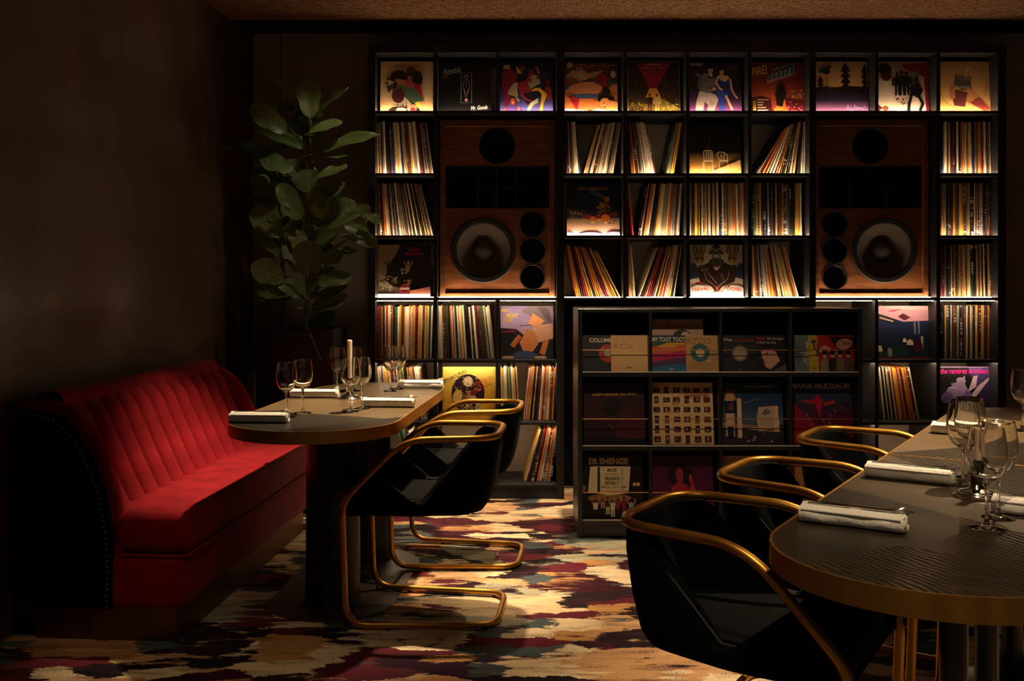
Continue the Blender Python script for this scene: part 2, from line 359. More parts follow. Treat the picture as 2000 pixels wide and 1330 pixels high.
o = wv.build('rope_weave', M['weave'], cl); o['kind'] = 'stuff'

# ================================================================ the record shelves
rowT = [216, 338, 459.5, 581, 702.5, 824, 945.5]      # board tops, px on the front plane
rowB = [222, 344, 465.5, 587, 708.5, 830, 951.5]
ZB = [sz(p) for p in rowT]                            # standing height of each row
TOP0, TOP1 = 86, 103
LEDY = YF + .068; RECY = YF + .085
def bay(label, xl0, xl1, xr0, xr1, cells, boards, dividers, top=True, down=977):
    t = empty('record_shelf', (sx((xl0 + xr1) / 2), YF, 0)); tag(t, label, 'shelf', 'bays of the record wall'); ox = t.location.x
    def bx(name, x0, x1, p0, p1, mat='shelf', y0=0, y1=DEP):
        return MB().box((sx(x0) - ox, y0, sz(p1)), (sx(x1) - ox, y1, sz(p0))).build(name, M[mat], t, bevel=.0015, seg=1)
    bx('side_panel', xl0, xl1, TOP0, down); bx('side_panel', xr0, xr1, TOP0, down)
    bx('top_board', xl1, xr0, TOP0, TOP1)
    for x0, x1, i in boards: bx('shelf_board', x0, x1, rowT[i], rowB[i])
    for x0, x1, p0, p1 in dividers: bx('divider', x0, x1, p0, p1)
    for x0, x1, i, up in cells:                       # light strips, one per opening
        g = 2.0
        if up: m = MB().box((sx(x0 + g) - ox, LEDY - YF - .004, sz(rowT[i])), (sx(x1 - g) - ox, LEDY - YF + .004, sz(rowT[i]) + .0022))
        else:
            q = .028 if i == 3 else .058
            m = MB().box((sx(x0 + g) - ox, q, sz(rowB[i]) - .0022), (sx(x1 - g) - ox, q + .008, sz(rowB[i])))
        m.build('led_strip', M['led'] if up else M['led_down'], t)
    return t, bx
M['led_down'] = emit('warm_led_downlight', (1, .70, .42, 1), LED * 1.0)
c1, c2, c3 = (733, 847), (854, 969), (975, 1087)
up = [(c1, i, 1) for i in range(4)] + [(c2, 0, 1), (c3, 0, 1), ((854, 1087), 3, 1)]
dn = [(c, i, 0) for c in (c1, c2, c3) for i in (3, 4, 5)]
lb, bx = bay('black record shelf bay beside the fig plant, around the left loudspeaker', 718, 733, 1087, 1098, [(c[0], c[1], i, u) for c, i, u in up + dn],
    [(733, 1087, 0), (733, 847, 1), (733, 847, 2), (733, 1087, 3), (733, 1087, 4), (733, 1087, 5), (733, 1087, 6)],
    [(847, 854, TOP1, 216), (969, 975, TOP1, 216), (847, 854, 222, 581)] + [(a, b_, rowB[i], rowT[i + 1]) for a, b_ in ((847, 854), (969, 975)) for i in (3, 4, 5)])
bx('plinth', 733, 1087, 951.5, 977, y0=.01)
d1, d2, d3, d4 = (1102, 1217), (1224, 1340), (1347, 1461), (1468, 1581)
mb_, bx = bay('black record shelf bay in the middle, above the browsing rack', 1098, 1102, 1581, 1586, [(c[0], c[1], i, 1) for c in (d1, d2, d3, d4) for i in range(4)],
    [(1102, 1581, i) for i in range(4)], [(a, b_, ([TOP1] + rowB)[i], rowT[i]) for a, b_ in ((1217, 1224), (1340, 1347), (1461, 1468)) for i in range(4)])
bx('black_backing', 1102, 1581, 587, 977, 'black', y0=DEP - .02, y1=DEP)  # black sheet standing in for the darkness below the middle bay
e1, e2, e3 = (1594, 1709), (1716, 1829), (1837, 1949)
up = [(e3, i, 1) for i in range(4)] + [(e1, 0, 1), (e2, 0, 1), ((1594, 1829), 3, 1)]
dn = [(c, i, 0) for c in (e1, e2, e3) for i in (3, 4, 5)]
rb, bx = bay('black record shelf bay at the right end, around the right loudspeaker', 1586, 1594, 1949, 1965, [(c[0], c[1], i, u) for c, i, u in up + dn],
    [(1594, 1949, 0), (1837, 1949, 1), (1837, 1949, 2), (1594, 1949, 3), (1594, 1949, 4), (1594, 1949, 5), (1594, 1949, 6)],
    [(1709, 1716, TOP1, 216), (1829, 1837, TOP1, 216), (1829, 1837, 222, 581)] + [(a, b_, rowB[i], rowT[i + 1]) for a, b_ in ((1709, 1716), (1829, 1837)) for i in (3, 4, 5)])
bx('plinth', 1594, 1949, 951.5, 977, y0=.01)

# ================================================================ loudspeakers
def panel_holes(rect, holes, y0, y1):                 # upright panel in xz with round holes
    m = MB(); x0, x1, z0, z1 = rect; outer = [Vector((x0, 0, z0)), Vector((x1, 0, z0)), Vector((x1, 0, z1)), Vector((x0, 0, z1))]
    loops = [outer]; n = 40
    for cx, cz, r in holes: loops.append([Vector((cx + r * math.cos(2 * math.pi * k / n), 0, cz + r * math.sin(2 * math.pi * k / n))) for k in range(n)])
    flat = [p for l in loops for p in l]
    tri = tessellate_polygon([[Vector((p.x, p.z, 0)) for p in l] for l in loops])
    m.add([(p.x, y0, p.z) for p in flat], [tuple(t) for t in tri]); m.add([(p.x, y1, p.z) for p in flat], [tuple(t) for t in tri])
    for l in loops:
        k = len(l); m.add([(p.x, y0, p.z) for p in l] + [(p.x, y1, p.z) for p in l], [(i, (i + 1) % k, k + (i + 1) % k, k + i) for i in range(k)])
    return m
M['cone'] = noise_mat('grey_paper_cone', '#4c443d', '#5a5048', 30, .85, bump=.1)
M['rubber'] = noise_mat('black_rubber', '#0d0d0e', '#151515', 30, .6)
M['capgrey'] = noise_mat('grey_dust_cap', '#3d3b3a', '#4a4745', 20, .5)
def speaker(label, x0, x1, py0, flip):
    t = empty('loudspeaker', (sx((x0 + x1) / 2), YF + .085, ZB[3])); tag(t, label, 'loudspeaker', 'tall horn loudspeakers in the record wall')
    W = (x1 - x0) / S; H = (581 - py0) / S - .003; f = -1 if flip else 1; th = .032; D = .235
    q = lambda px: f * (px - 971) / S                 # positions read on the left loudspeaker
    zz = lambda py: (580 - py) / S
    for a in (-1, 1): MB().box((min(a * W / 2, a * (W / 2 - th)), 0, 0), (max(a * W / 2, a * (W / 2 - th)), D, H)).build('cabinet_side', M['spkwood'], t, bevel=.003)
    MB().box((-W / 2 + th, 0, H - .04), (W / 2 - th, D, H)).build('cabinet_top', M['spkwood'], t, bevel=.003)
    MB().box((-W / 2 + th, 0, 0), (W / 2 - th, D, .026)).build('cabinet_bottom', M['spkwood'], t, bevel=.003)
    MB().box((-W / 2 + th, D - .012, .026), (W / 2 - th, D, H - .04)).build('cabinet_back', M['black'], t)
    iw = W / 2 - th
    tw = (q(970.5), zz(279), 36 / S)
    panel_holes((-iw, iw, zz(318), H - .04), [tw], .022, .042).build('upper_baffle', M['spkwood'], t, smooth=30)
    pr = MB().lathe([(tw[2], .03), (tw[2] * .8, -.03), (tw[2] * .35, -.10), (.012, -.13), (0, -.13)], 36, (tw[0], .05, tw[1]), axis='y', cap=False); pr.build('tweeter_horn', M['rubber'], t, smooth=40)
    ports = [(q(1041), zz(p), 24 / S) for p in (434, 487, 540)]; wf = (q(943), zz(487), 65 / S)
    panel_holes((-iw, iw, .026, zz(403)), ports + [(wf[0], wf[1], wf[2] - .012)], .022, .042).build('lower_baffle', M['spkwood'], t, smooth=30)
    for p in ports:
        m = MB().lathe([(p[2] + .006, 0), (p[2] + .005, .004), (p[2] - .001, .003), (p[2] - .004, -.13), (0, -.13)], 36, (p[0], .022, p[1]), axis='y', cap=False); m.build('bass_port', M['rubber'], t, smooth=40)
    r = wf[2]
    fr = MB().lathe([(r, -.001), (r, .008), (r - .006, .012), (r - .030, .009), (r - .038, -.006), (r - .038, -.012)], 56, (wf[0], .022, wf[1]), axis='y', cap=False); w_ = fr.build('woofer_surround', M['rubber'], t, smooth=40)
    cn = MB().lathe([(r - .036, -.003), (r - .05, -.010), (r * .62, -.028), (r * .36, -.046)], 56, (wf[0], .022, wf[1]), axis='y', cap=False); cn.build('woofer_cone', M['cone'], w_, smooth=60)
    cp = MB().lathe([(r * .37, -.046), (r * .34, -.036), (r * .24, -.027), (r * .1, -.022), (0, -.021)], 40, (wf[0], .022, wf[1]), axis='y', cap=False); cp.build('dust_cap', M['capgrey'], w_, smooth=60)
    # horn mouth: flared throat with crossing vanes
    z0, z1 = zz(402), zz(319); zc = (z0 + z1) / 2
    hm = MB()
    for k in range(2): hm.add([(-iw, .022, (z0, z1)[k]), (iw, .022, (z0, z1)[k]), (iw * .42, .19, zc + (-.05, .05)[k]), (-iw * .42, .19, zc + (-.05, .05)[k])], [(0, 1, 2, 3)])
    for a in (-1, 1): hm.add([(a * iw, .022, z0), (a * iw, .022, z1), (a * iw * .42, .19, zc + .05), (a * iw * .42, .19, zc - .05)], [(0, 1, 2, 3)])
    hm.add([(-iw * .42, .19, zc - .05), (iw * .42, .19, zc - .05), (iw * .42, .19, zc + .05), (-iw * .42, .19, zc + .05)], [(0, 1, 2, 3)])
    hm.build('horn_throat', M['black'], t)
    for a in (-38, -1, 37):
        xx = q(970.5 + a); MB().add([(xx - .004 + (.006 if a > 0 else -.006 if a < 0 else 0) * f, .05, z0 + .012), (xx + .004, .05, z0 + .012), (xx + .004, .05, z1 - .012), (xx - .004, .05, z1 - .012), (xx * .8 - .003, .185, zc - .045), (xx * .8 + .003, .185, zc - .045), (xx * .8 + .003, .185, zc + .045), (xx * .8 - .003, .185, zc + .045)],
            [(0, 1, 2, 3), (0, 4, 5, 1), (1, 5, 6, 2), (2, 6, 7, 3), (3, 7, 4, 0), (4, 7, 6, 5)]).build('horn_vane', M['horn'], t)
    MB().box((-iw * .58, .06, zc - .002), (iw * .58, .18, zc + .002)).build('horn_vane', M['horn'], t)
M['horn'] = noise_mat('dark_horn_plastic', '#2e2220', '#3a2b27', 12, .45)
speaker('walnut loudspeaker with its large woofer left of three round ports, nearer the plant', 857, 1085, 228, False)
speaker('walnut loudspeaker with its large woofer right of three round ports, near the right wall', 1598, 1826, 227, True)

# ================================================================ records standing spine out
YR = RECY; SR = F / YR
rx = lambda px: (px - CX) / SR
PAL = {'cream': '#e8d8b4', 'white': '#efe9dc', 'tan': '#c29a66', 'yellow': '#d9a93a', 'orange': '#c9692c', 'red': '#a5222a', 'black': '#17161a', 'navy blue': '#22294d', 'brown': '#5a3a26', 'grey': '#8b8783', 'maroon': '#571a26', 'green': '#3f5a3a'}
MIX = {'n': 'cream cream cream white tan tan tan yellow brown black black black grey maroon brown navy_blue orange grey'.split(),
       'd': 'black black navy_blue brown tan tan cream grey maroon brown green black yellow'.split(),
       'w': 'cream cream white white tan red orange yellow maroon black brown green'.split(),
       'y': 'yellow yellow cream tan orange red maroon black black cream tan'.split()}
groups = [  # row, foot of first and last px, head of first and last px, count, mix, where
 (1, 737, 847, 735, 833, 26, 'n', 'in the leftmost column, second cubby down'),
 (1, 1106, 1135, 1104, 1126, 7, 'n', 'small left bunch under the reclining shapes cover'),
 (1, 1139, 1198, 1168, 1214, 13, 'n', 'leaning right under the reclining shapes cover'),
 (1, 1233, 1283, 1225, 1262, 10, 'n', 'leaning left under the magenta wedge cover'),
 (1, 1300, 1316, 1321, 1333, 4, 'd', 'small right bunch under the magenta wedge cover'),
 (1, 1473, 1577, 1530, 1575, 14, 'n', 'fanned out right of the white chairs cover'),
 (1, 1838, 1941, 1838, 1939, 28, 'n', 'in the rightmost column, second cubby down'),
 (2, 737, 847, 734, 822, 24, 'n', 'in the leftmost column, third cubby down'),
 (2, 1236, 1239, 1225, 1228, 1, 'r', 'standing alone right of the mushrooms cover'),
 (2, 1246, 1327, 1263, 1334, 19, 'n', 'leaning right beside the mushrooms cover'),
 (2, 1346, 1458, 1346, 1455, 31, 'n', 'in the packed cubby under the white chairs cover'),
 (2, 1471, 1568, 1470, 1567, 27, 'd', 'in the cubby left of the right loudspeaker horn'),
 (2, 1838, 1944, 1838, 1944, 29, 'd', 'in the rightmost column, third cubby down'),
 (3, 1125, 1213, 1106, 1165, 17, 'y', 'leaning left under the mushrooms cover'),
 (3, 1227, 1242, 1225, 1233, 5, 'n', 'small bunch in the cubby left of the rabbit cover'),
 (3, 1247, 1318, 1284, 1333, 15, 'y', 'leaning right, just left of the rabbit cover'),
 (3, 1471, 1562, 1468, 1533, 20, 'w', 'in the cubby right of the rabbit cover'),
 (3, 1838, 1944, 1838, 1941, 29, 'd', 'in the rightmost column, fourth cubby down'),
 (4, 738, 843, 737, 846, 29, 'w', 'in the cubby under the leaping figure cover'),
 (4, 855, 968, 853, 956, 28, 'w', 'in the packed cubby above the yellow cover'),
 (4, 1839, 1948, 1839, 1948, 30, 'd', 'in the cubby above the lilac bird cover'),
 (5, 739, 838, 733, 822, 25, 'w', 'in the low cubby left of the yellow cover'),
 (5, 979, 1016, 977, 1009, 9, 'w', 'leaning left beside the yellow cover'),
 (5, 1022, 1083, 1034, 1087, 15, 'y', 'leaning right beyond the yellow cover'),
 (5, 1727, 1797, 1716, 1777, 14, 'y', 'in the cubby under the pink and navy cover'),
 (6, 800, 838, 776, 816, 10, 'd', 'in the bottom cubby under the small table edge'),
 (6, 1022, 1078, 1052, 1090, 13, 'w', 'in the bottom cubby behind the rear chair'),
]
ORD = 'first second third fourth fifth sixth seventh eighth ninth tenth eleventh twelfth thirteenth fourteenth fifteenth sixteenth seventeenth eighteenth nineteenth twentieth'.split()
recs = []; rg = random.Random(23)
for row, a0, a1, b0, b1, n, mix, where in groups:
    n = round(n * 1.35) if n > 1 else n
    seen = {}
    ws = [rg.choice((.7, .8, 1, 1, 1.25, 1.6)) for _ in range(n)]; tot = sum(ws); acc = 0
    for i in range(n):
        f = (acc + ws[i] / 2) / tot; acc += ws[i]
        xb = rx(a0 + (a1 - a0) * f); xt = rx(b0 + (b1 - b0) * f)
        h = .315 * rg.choice((1, 1, 1, .995, .985, .97)); a = math.asin(max(-.9, min(.9, (xt - xb) / .315)))
        pitch = min((a1 - a0), (b1 - b0) if b1 != b0 else 9) / SR / tot * ws[i]
        th = max(.003, pitch * math.cos(a) * .93) if n > 1 else .007
        cn = 'red' if mix == 'r' else rg.choice(MIX[mix]).replace('_', ' ')
        seen[cn] = seen.get(cn, 0) + 1
        recs.append(dict(k=seen[cn], only=False, x=xb, z=ZB[row] + th / 2 * abs(math.sin(a)) + .0004, h=h, a=a, th=th, y=YR + rg.uniform(0, .010), c=cn, where=where, g=where, j=rg.uniform(.8, 1.12)))
order = sorted(range(len(recs)), key=lambda i: -recs[i]['th']); indiv = set(order[:300])
def sleeve_mesh(th, h, d=.315):                       # card sleeve: rounded spine edge, slightly pinched top and foot
    m = MB(); t = th / 2; k = min(t * .5, .0012)
    ring = lambda z, s: [(-t * s + k, 0, z), (t * s - k, 0, z), (t * s, k * 1.4, z), (t * s, d, z), (-t * s, d, z), (-t * s, k * 1.4, z)]
    zs = [(0, .9), (.004, 1), (h - .004, 1), (h, .88)]
    for z, s in zs: m.v += ring(z, s)
    for i in range(3):
        for q in range(6): m.f.append((i * 6 + q, i * 6 + (q + 1) % 6, i * 6 + 6 + (q + 1) % 6, i * 6 + 6 + q)); m.c.append(None)
    m.f += [tuple(range(5, -1, -1)), tuple(range(18, 24))]; m.c += [None, None]
    return m
cache = {}; stuff = MB()
for i, r in enumerate(recs):
    rot = Matrix.Rotation(r['a'], 4, 'Y'); th = round(r['th'], 4); h = round(r['h'], 3)
    col = tuple(min(1, v * r['j']) for v in srgb(PAL[r['c']])[:3]) + (1,)
    if i in indiv:
        if (th, h) not in cache: cache[(th, h)] = sleeve_mesh(th, h).mesh('record_sleeve')
        o = link('record_sleeve', cache[(th, h)], M['spine']); o.location = (r['x'], r['y'], r['z']); o.rotation_euler = (0, r['a'], 0); o.color = col
        lab = f"{ORD[r['k'] - 1]} {r['c']} record from the left, " if 'alone' not in r['where'] else 'thin red record '
        tag(o, lab + r['where'], 'record', 'records ' + r['g'])
    else:
        s = sleeve_mesh(th, h); T = Matrix.Translation((r['x'], r['y'], r['z'])) @ rot
        stuff.add([T @ Vector(v) for v in s.v], s.f, col)
o = stuff.build('record_sleeves', M['spine_stuff']); tag(o, 'thinnest record sleeves scattered among the thicker ones on the record wall', 'records'); o['kind'] = 'stuff'

# ================================================================ record covers (flat print built as coloured card layers)
_txt = {}
def text_geo(body, shear=0, bold=0, space=1.0):
    k = (body, shear, bold, space)
    if k not in _txt:
        cu = bpy.data.curves.new('lettering', 'FONT'); cu.body = body; cu.shear = shear; cu.offset = bold; cu.resolution_u = 2; cu.space_character = space; cu.space_line = .85
        ob = bpy.data.objects.new('lettering', cu); me = bpy.data.meshes.new_from_object(ob)
        vs = [(v.co.x, v.co.y) for v in me.vertices]; fs = [tuple(p.vertices) for p in me.polygons]
        bpy.data.objects.remove(ob); bpy.data.curves.remove(cu); bpy.data.meshes.remove(me)
        x0 = min(v[0] for v in vs); x1 = max(v[0] for v in vs); y0 = min(v[1] for v in vs); y1 = max(v[1] for v in vs)
        _txt[k] = ([((x - x0) / (x1 - x0), (y - y0) / (y1 - y0)) for x, y in vs], fs)
    return _txt[k]
def r_(x0, y0, x1, y1, c): return ('p', [(x0, y0), (x1, y0), (x1, y1), (x0, y1)], c)
def p_(c, *pts): return ('p', list(pts), c)
def e_(cx, cy, rx, ry, c, rot=0, n=18, a0=0, a1=360):
    pts = []
    full = a1 - a0 >= 360
    for k in range(n if full else n + 1):
        a = R(a0 + (a1 - a0) * k / n); x = rx * math.cos(a); y = ry * math.sin(a); q = R(rot)
        pts.append((cx + x * math.cos(q) - y * math.sin(q), cy + x * math.sin(q) + y * math.cos(q)))
    return ('p', pts, c)
def l_(c, w, *pts): return ('l', list(pts), c, w)
def ring(cx, cy, r, w, c, ry=None): return ('l', [(cx + r * math.cos(2 * math.pi * k / 36), cy + (ry or r) * math.sin(2 * math.pi * k / 36)) for k in range(37)], c, w)
def t_(body, x, y, w, h, c, rot=0, shear=0, bold=0, space=1.0): return ('t', body, x, y, w, h, c, rot, shear, bold, space)
def g_(x0, y0, x1, y1, *cols): return ('g', x0, y0, x1, y1, cols)          # cols bottom to top
def fig(x, y, h, top, legs, skin='#8a5a3c', lean=0, hair='#1a1210', arms=0):
    k = lambda a, b_: (x + a * h + lean * b_ * h, y + b_ * h)
    o = [p_(legs, k(-.12, 0), k(-.03, 0), k(-.01, .45), k(-.11, .48)), p_(legs, k(.03, 0), k(.12, 0), k(.11, .48), k(.01, .45)),
         p_(top, k(-.12, .44), k(.12, .44), k(.16, .78), k(.06, .83), k(-.06, .83), k(-.16, .78))]
    if arms: o += [l_(skin, .035 * h / .4, k(-.15, .76), k(-.24, .95), k(-.2, 1.12)), l_(skin, .035 * h / .4, k(.15, .76), k(.24, .92), k(.22, 1.1))]
    else: o += [l_(top, .04 * h / .4, k(-.15, .76), k(-.2, .55), k(-.17, .42)), l_(top, .04 * h / .4, k(.15, .76), k(.2, .55), k(.16, .42))]
    return o + [e_(*k(0, .91), .065 * h, .085 * h, skin), e_(*k(0, .955), .07 * h, .06 * h, hair)]
def scat(n, x0, y0, x1, y1, s, cols, seed):
    q = random.Random(seed); return [e_(q.uniform(x0, x1), q.uniform(y0, y1), s * q.uniform(.5, 1.2), s * q.uniform(.4, 1), q.choice(cols), q.uniform(0, 90), 7) for _ in range(n)]
def squig(x, y, w, h, c, lw, n, seed):
    q = random.Random(seed); return l_(c, lw, *[(x + w * i / n, y + h * q.uniform(-.5, .5)) for i in range(n + 1)])

def cover(label, loc, W, H, base, ops, lean=R(6), rz=0, cat='record cover', group=None, rl=0):
    m = MB().box((0, 0, 0), (W, .004, H), srgb(base)); o = m.build('record_cover', M['print']); o.location = loc; o.rotation_euler = (-lean, rl, rz)
    tag(o, label, cat, group)
    pic = MB(); let = MB(); y = -.0003
    for op in ops:
        y -= .00009; k = op[0]; tgt = let if k == 't' else pic
        pt = lambda a, b_: (min(max(a, 0), 1) * W, y, min(max(b_, 0), 1) * H)
        if k == 'p': tgt.add([pt(*q) for q in op[1]], [tuple(range(len(op[1])))], srgb(op[2]))
        elif k == 'l':
            pts = [Vector((a * W, b_ * H)) for a, b_ in op[1]]; hw = op[3] * W / 2; vs = []
            for i, q in enumerate(pts):
                d = (pts[min(i + 1, len(pts) - 1)] - pts[max(i - 1, 0)]); d = d.normalized() if d.length > 1e-9 else Vector((1, 0)); nn = Vector((-d.y, d.x)) * hw
                for s in (1, -1):
                    a = q + nn * s; vs.append((min(max(a.x, 0), W), y, min(max(a.y, 0), H)))
            tgt.add(vs, [(2 * i, 2 * i + 1, 2 * i + 3, 2 * i + 2) for i in range(len(pts) - 1)], srgb(op[2]))
        elif k == 'g':
            _, x0, y0, x1, y1, cols = op; n = len(cols) - 1
            for i in range(n):
                a, b_ = y0 + (y1 - y0) * i / n, y0 + (y1 - y0) * (i + 1) / n; ca, cb = srgb(cols[i]), srgb(cols[i + 1])
                tgt.add([pt(x0, a), pt(x1, a), pt(x1, b_), pt(x0, b_)], [(0, 1, 2, 3)], (ca, ca, cb, cb))
        else:
            _, body, x, yy, w_, h_, c, rot, sh, bo, spc = op; vs, fs = text_geo(body, sh, bo, spc); q = R(rot); out = []
            for a, b_ in vs:
                a *= w_; b_ *= h_; out.append((min(max(x + a * math.cos(q) - b_ * math.sin(q), 0), 1) * W, y, min(max(yy + a * math.sin(q) + b_ * math.cos(q), 0), 1) * H))
            tgt.add(out, fs, srgb(c))
    if pic.f: pic.build('printed_picture', M['print'], o)
    if let.f: let.build('lettering', M['print'], o)
    return o
def wallcover(label, row, px0, px1, base, ops, lean=R(5), dy=0):
    wd = .312
    return cover(label, (rx((px0 + px1) / 2) - wd / 2, YR + .002 + dy, ZB[row] + .0006), wd, wd, base, ops, lean, group='covers facing out on the record wall')
# ---- top row
wallcover('cream record cover with a heap of seated figures in green and red', 0, 742, 846, '#d9b78a', [
    g_(0, 0, 1, 1, '#e2b57a', '#dcc096', '#d6b489'), l_('#a8523a', .008, (.25, .93), (.75, .93)), t_('· · · · · ·', .38, .95, .2, .012, '#5a3a2a'),
    *scat(26, .12, .42, .3, .72, .035, ['#2a2a20', '#3c3a2a', '#4a2a22'], 1), e_(.36, .70, .16, .13, '#2a221c'), e_(.58, .80, .09, .10, '#4a3020'), e_(.70, .66, .10, .16, '#1f2120'), p_('#a3243a', (.62, .58), (.76, .56), (.80, .30), (.66, .34)),
    p_('#4c6248', (.36, .56), (.60, .56), (.84, .24), (.60, .18), (.44, .36)), e_(.46, .58, .2, .05, '#b06a58', -18), p_('#c9b79a', (.22, .38), (.38, .40), (.62, .14), (.24, .12)), e_(.34, .33, .12, .14, '#51222a'),
    e_(.54, .57, .07, .09, '#b3404a'), e_(.46, .05, .30, .07, '#2c1c18'), e_(.60, .09, .09, .08, '#d99a80'), e_(.62, .06, .05, .05, '#8e2430'), e_(.40, .06, .10, .045, '#e8c39a'), p_('#efd24a', (.66, .2), (.74, .22), (.78, .13), (.68, .12)), *scat(18, .26, .12, .62, .2, .012, ['#2a1a14'], 2)])
wallcover('black record cover with white handwriting and a small framed drawing', 0, 854, 961, '#0d0e12', [
    t_('Benedek', .10, .74, .34, .12, '#b9c4bf', 8, .3), l_('#b9c4bf', .008, (.12, .74), (.08, .70), (.13, .68), (.2, .76)), ('l', [(.43, .2), (.63, .2), (.63, .78), (.43, .78), (.43, .2)], '#8f9698', .009),
    ring(.53, .70, .035, .008, '#9aa19c'), l_('#9aa19c', .007, (.53, .66), (.47, .58), (.48, .45), (.53, .34), (.58, .45), (.59, .58), (.53, .66)), l_('#c79a90', .008, (.49, .46), (.52, .26), (.56, .44)), e_(.53, .25, .03, .03, '#d9b0a0'), l_('#9aa19c', .006, (.48, .72), (.58, .72)), l_('#9aa19c', .006, (.53, .58), (.53, .5)),
    t_('Mr. Goods', .62, .05, .32, .08, '#e9e4da', 5, .3)])
wallcover('navy record cover with red and yellow dancing figures', 0, 976, 1081, '#161b38', [
    g_(0, 0, 1, 1, '#6a62b8', '#3a3a74', '#1c2142', '#151a36', '#141834'), p_('#7a1c32', (.03, .78), (.1, .84), (.22, .86), (.3, .76), (.34, .66), (.27, .58), (.22, .4), (.15, .12), (.09, .04), (.08, .3), (.04, .56)), r_(.06, .85, .18, .93, '#d5ad8a'), r_(.075, .87, .165, .91, '#c48a6a'), p_('#d8bb3c', (.30, .92), (.42, .76), (.32, .77)), p_('#8a2236', (.36, .92), (.47, .91), (.45, .82), (.4, .84)), p_('#2c5a44', (.42, .82), (.47, .84), (.46, .79)), t_('ST', .325, .79, .08, .055, '#e0c34a', bold=.02),
    e_(.40, .68, .09, .08, '#171428'), p_('#a39678', (.14, .36), (.17, .46), (.23, .55), (.30, .60), (.34, .58), (.32, .46), (.34, .34), (.31, .29), (.26, .33)), p_('#8e2136', (.32, .52), (.37, .60), (.46, .62), (.54, .66), (.58, .5), (.6, .42), (.48, .37), (.40, .36)), p_('#a39a84', (.5, .66), (.56, .70), (.64, .75), (.74, .70), (.76, .56), (.70, .54), (.57, .46)), p_('#861f38', (.53, .68), (.55, .84), (.62, .84), (.66, .76), (.58, .72)), l_('#7a2432', .06, (.67, .90), (.73, .80), (.72, .66)), l_('#c9a08a', .014, (.70, .88), (.74, .76)), e_(.55, .64, .05, .05, '#9c2438'),
    p_('#171a30', (.40, .36), (.5, .38), (.62, .41), (.74, .40), (.78, .33), (.70, .28), (.6, .24), (.52, .16), (.46, .24)), l_('#a82c3a', .03, (.40, .36), (.5, .26), (.58, .23)), p_('#d8a830', (.58, .44), (.66, .48), (.75, .49), (.81, .43), (.88, .40), (.89, .35), (.82, .18), (.80, .02), (.74, .02), (.77, .2), (.79, .35), (.73, .43), (.62, .42)), p_('#d0c49a', (.72, .29), (.72, .20), (.64, .16), (.58, .08), (.54, .03), (.5, .02), (.52, .1), (.58, .2)), p_('#8a2c34', (.83, .42), (.86, .52), (.93, .53), (.97, .46), (.97, .24), (.90, .24), (.88, .36)), e_(.90, .60, .035, .05, '#7a2432'), e_(.24, .22, .045, .07, '#d0503a'), e_(.24, .2, .02, .03, '#e8a05a'), p_('#5a3c8a', (.1, .02), (.13, .15), (.22, .14), (.34, .2), (.42, .02)), p_('#b8905a', (.30, .30), (.36, .27), (.38, .22), (.32, .22)), l_('#c84a3a', .05, (.10, .1), (.09, .0)), l_('#d06a4a', .04, (.36, .12), (.34, .05))])
wallcover('record cover with tan reclining shapes on blue and a red triangle', 0, 1103, 1207, '#8a5a40', [
    g_(0, 0, 1, 1, '#c7764a', '#a86440', '#6a4032', '#2a1c1c'), e_(.1, .93, .06, .06, '#c9923a'), squig(.2, .91, .35, .06, '#c98a4a', .014, 9, 5), squig(.22, .87, .12, .06, '#d8b08a', .016, 6, 15), l_('#8a3a40', .008, (.4, .91), (.98, .92)), squig(.7, .93, .26, .04, '#a89a8a', .01, 8, 6),
    p_('#a87a60', (.02, .70), (.14, .82), (.36, .84), (.44, .76), (.58, .80), (.72, .82), (.66, .70), (.48, .66), (.3, .62), (.1, .60)), l_('#c9a088', .012, (.02, .70), (.16, .82), (.24, .78), (.34, .72), (.42, .64)), p_('#7a4a34', (.02, .66), (.12, .70), (.24, .66), (.3, .56), (.1, .52)), e_(.90, .76, .09, .09, '#3a2424'), e_(.92, .75, .05, .07, '#c9a090'), p_('#7c1e2e', (.58, .66), (.64, .76), (.74, .78), (.82, .70), (.83, .56), (.76, .48), (.66, .52)), p_('#22443c', (.8, .64), (.98, .68), (.98, .54), (.84, .54)), p_('#2a4a3c', (.42, .66), (.56, .68), (.58, .62), (.46, .60)), p_('#24506a', (.02, .50), (.12, .56), (.24, .48), (.16, .42), (.02, .44)),
    p_('#c07a50', (.1, .52), (.3, .60), (.54, .60), (.70, .52), (.72, .44), (.6, .36), (.36, .34), (.14, .38), (.02, .42)), p_('#b8724a', (.8, .46), (.9, .56), (1, .56), (1, .42), (.84, .40)), p_('#3d5578', (.1, .34), (.4, .38), (.66, .36), (.62, .30), (.3, .28)), p_('#d9793f', (0, .08), (0, .34), (.12, .28), (.5, .28), (.66, .22), (.66, .08), (.5, .06)), p_('#b02434', (.08, .30), (.2, .32), (.28, .28), (.24, .06), (.20, .08)), e_(.78, .38, .09, .11, '#16221c'), e_(.70, .28, .08, .08, '#1c1414'), e_(.88, .28, .06, .04, '#1c1414'), e_(.76, .18, .10, .11, '#e8965a'), p_('#e09250', (.84, .24), (1, .22), (1, .05), (.8, .05)), l_('#3a1a12', .010, (.71, .2), (.74, .18), (.77, .2)), l_('#3a1a12', .008, (.79, .15), (.82, .18)), e_(.75, .11, .03, .015, '#b8323a'), p_('#b8c4dc', (0, 0), (1, 0), (1, .06), (.8, .05), (.62, .09), (.5, .04), (.3, .06), (0, .09)), e_(.47, .04, .02, .025, '#b8243a')])
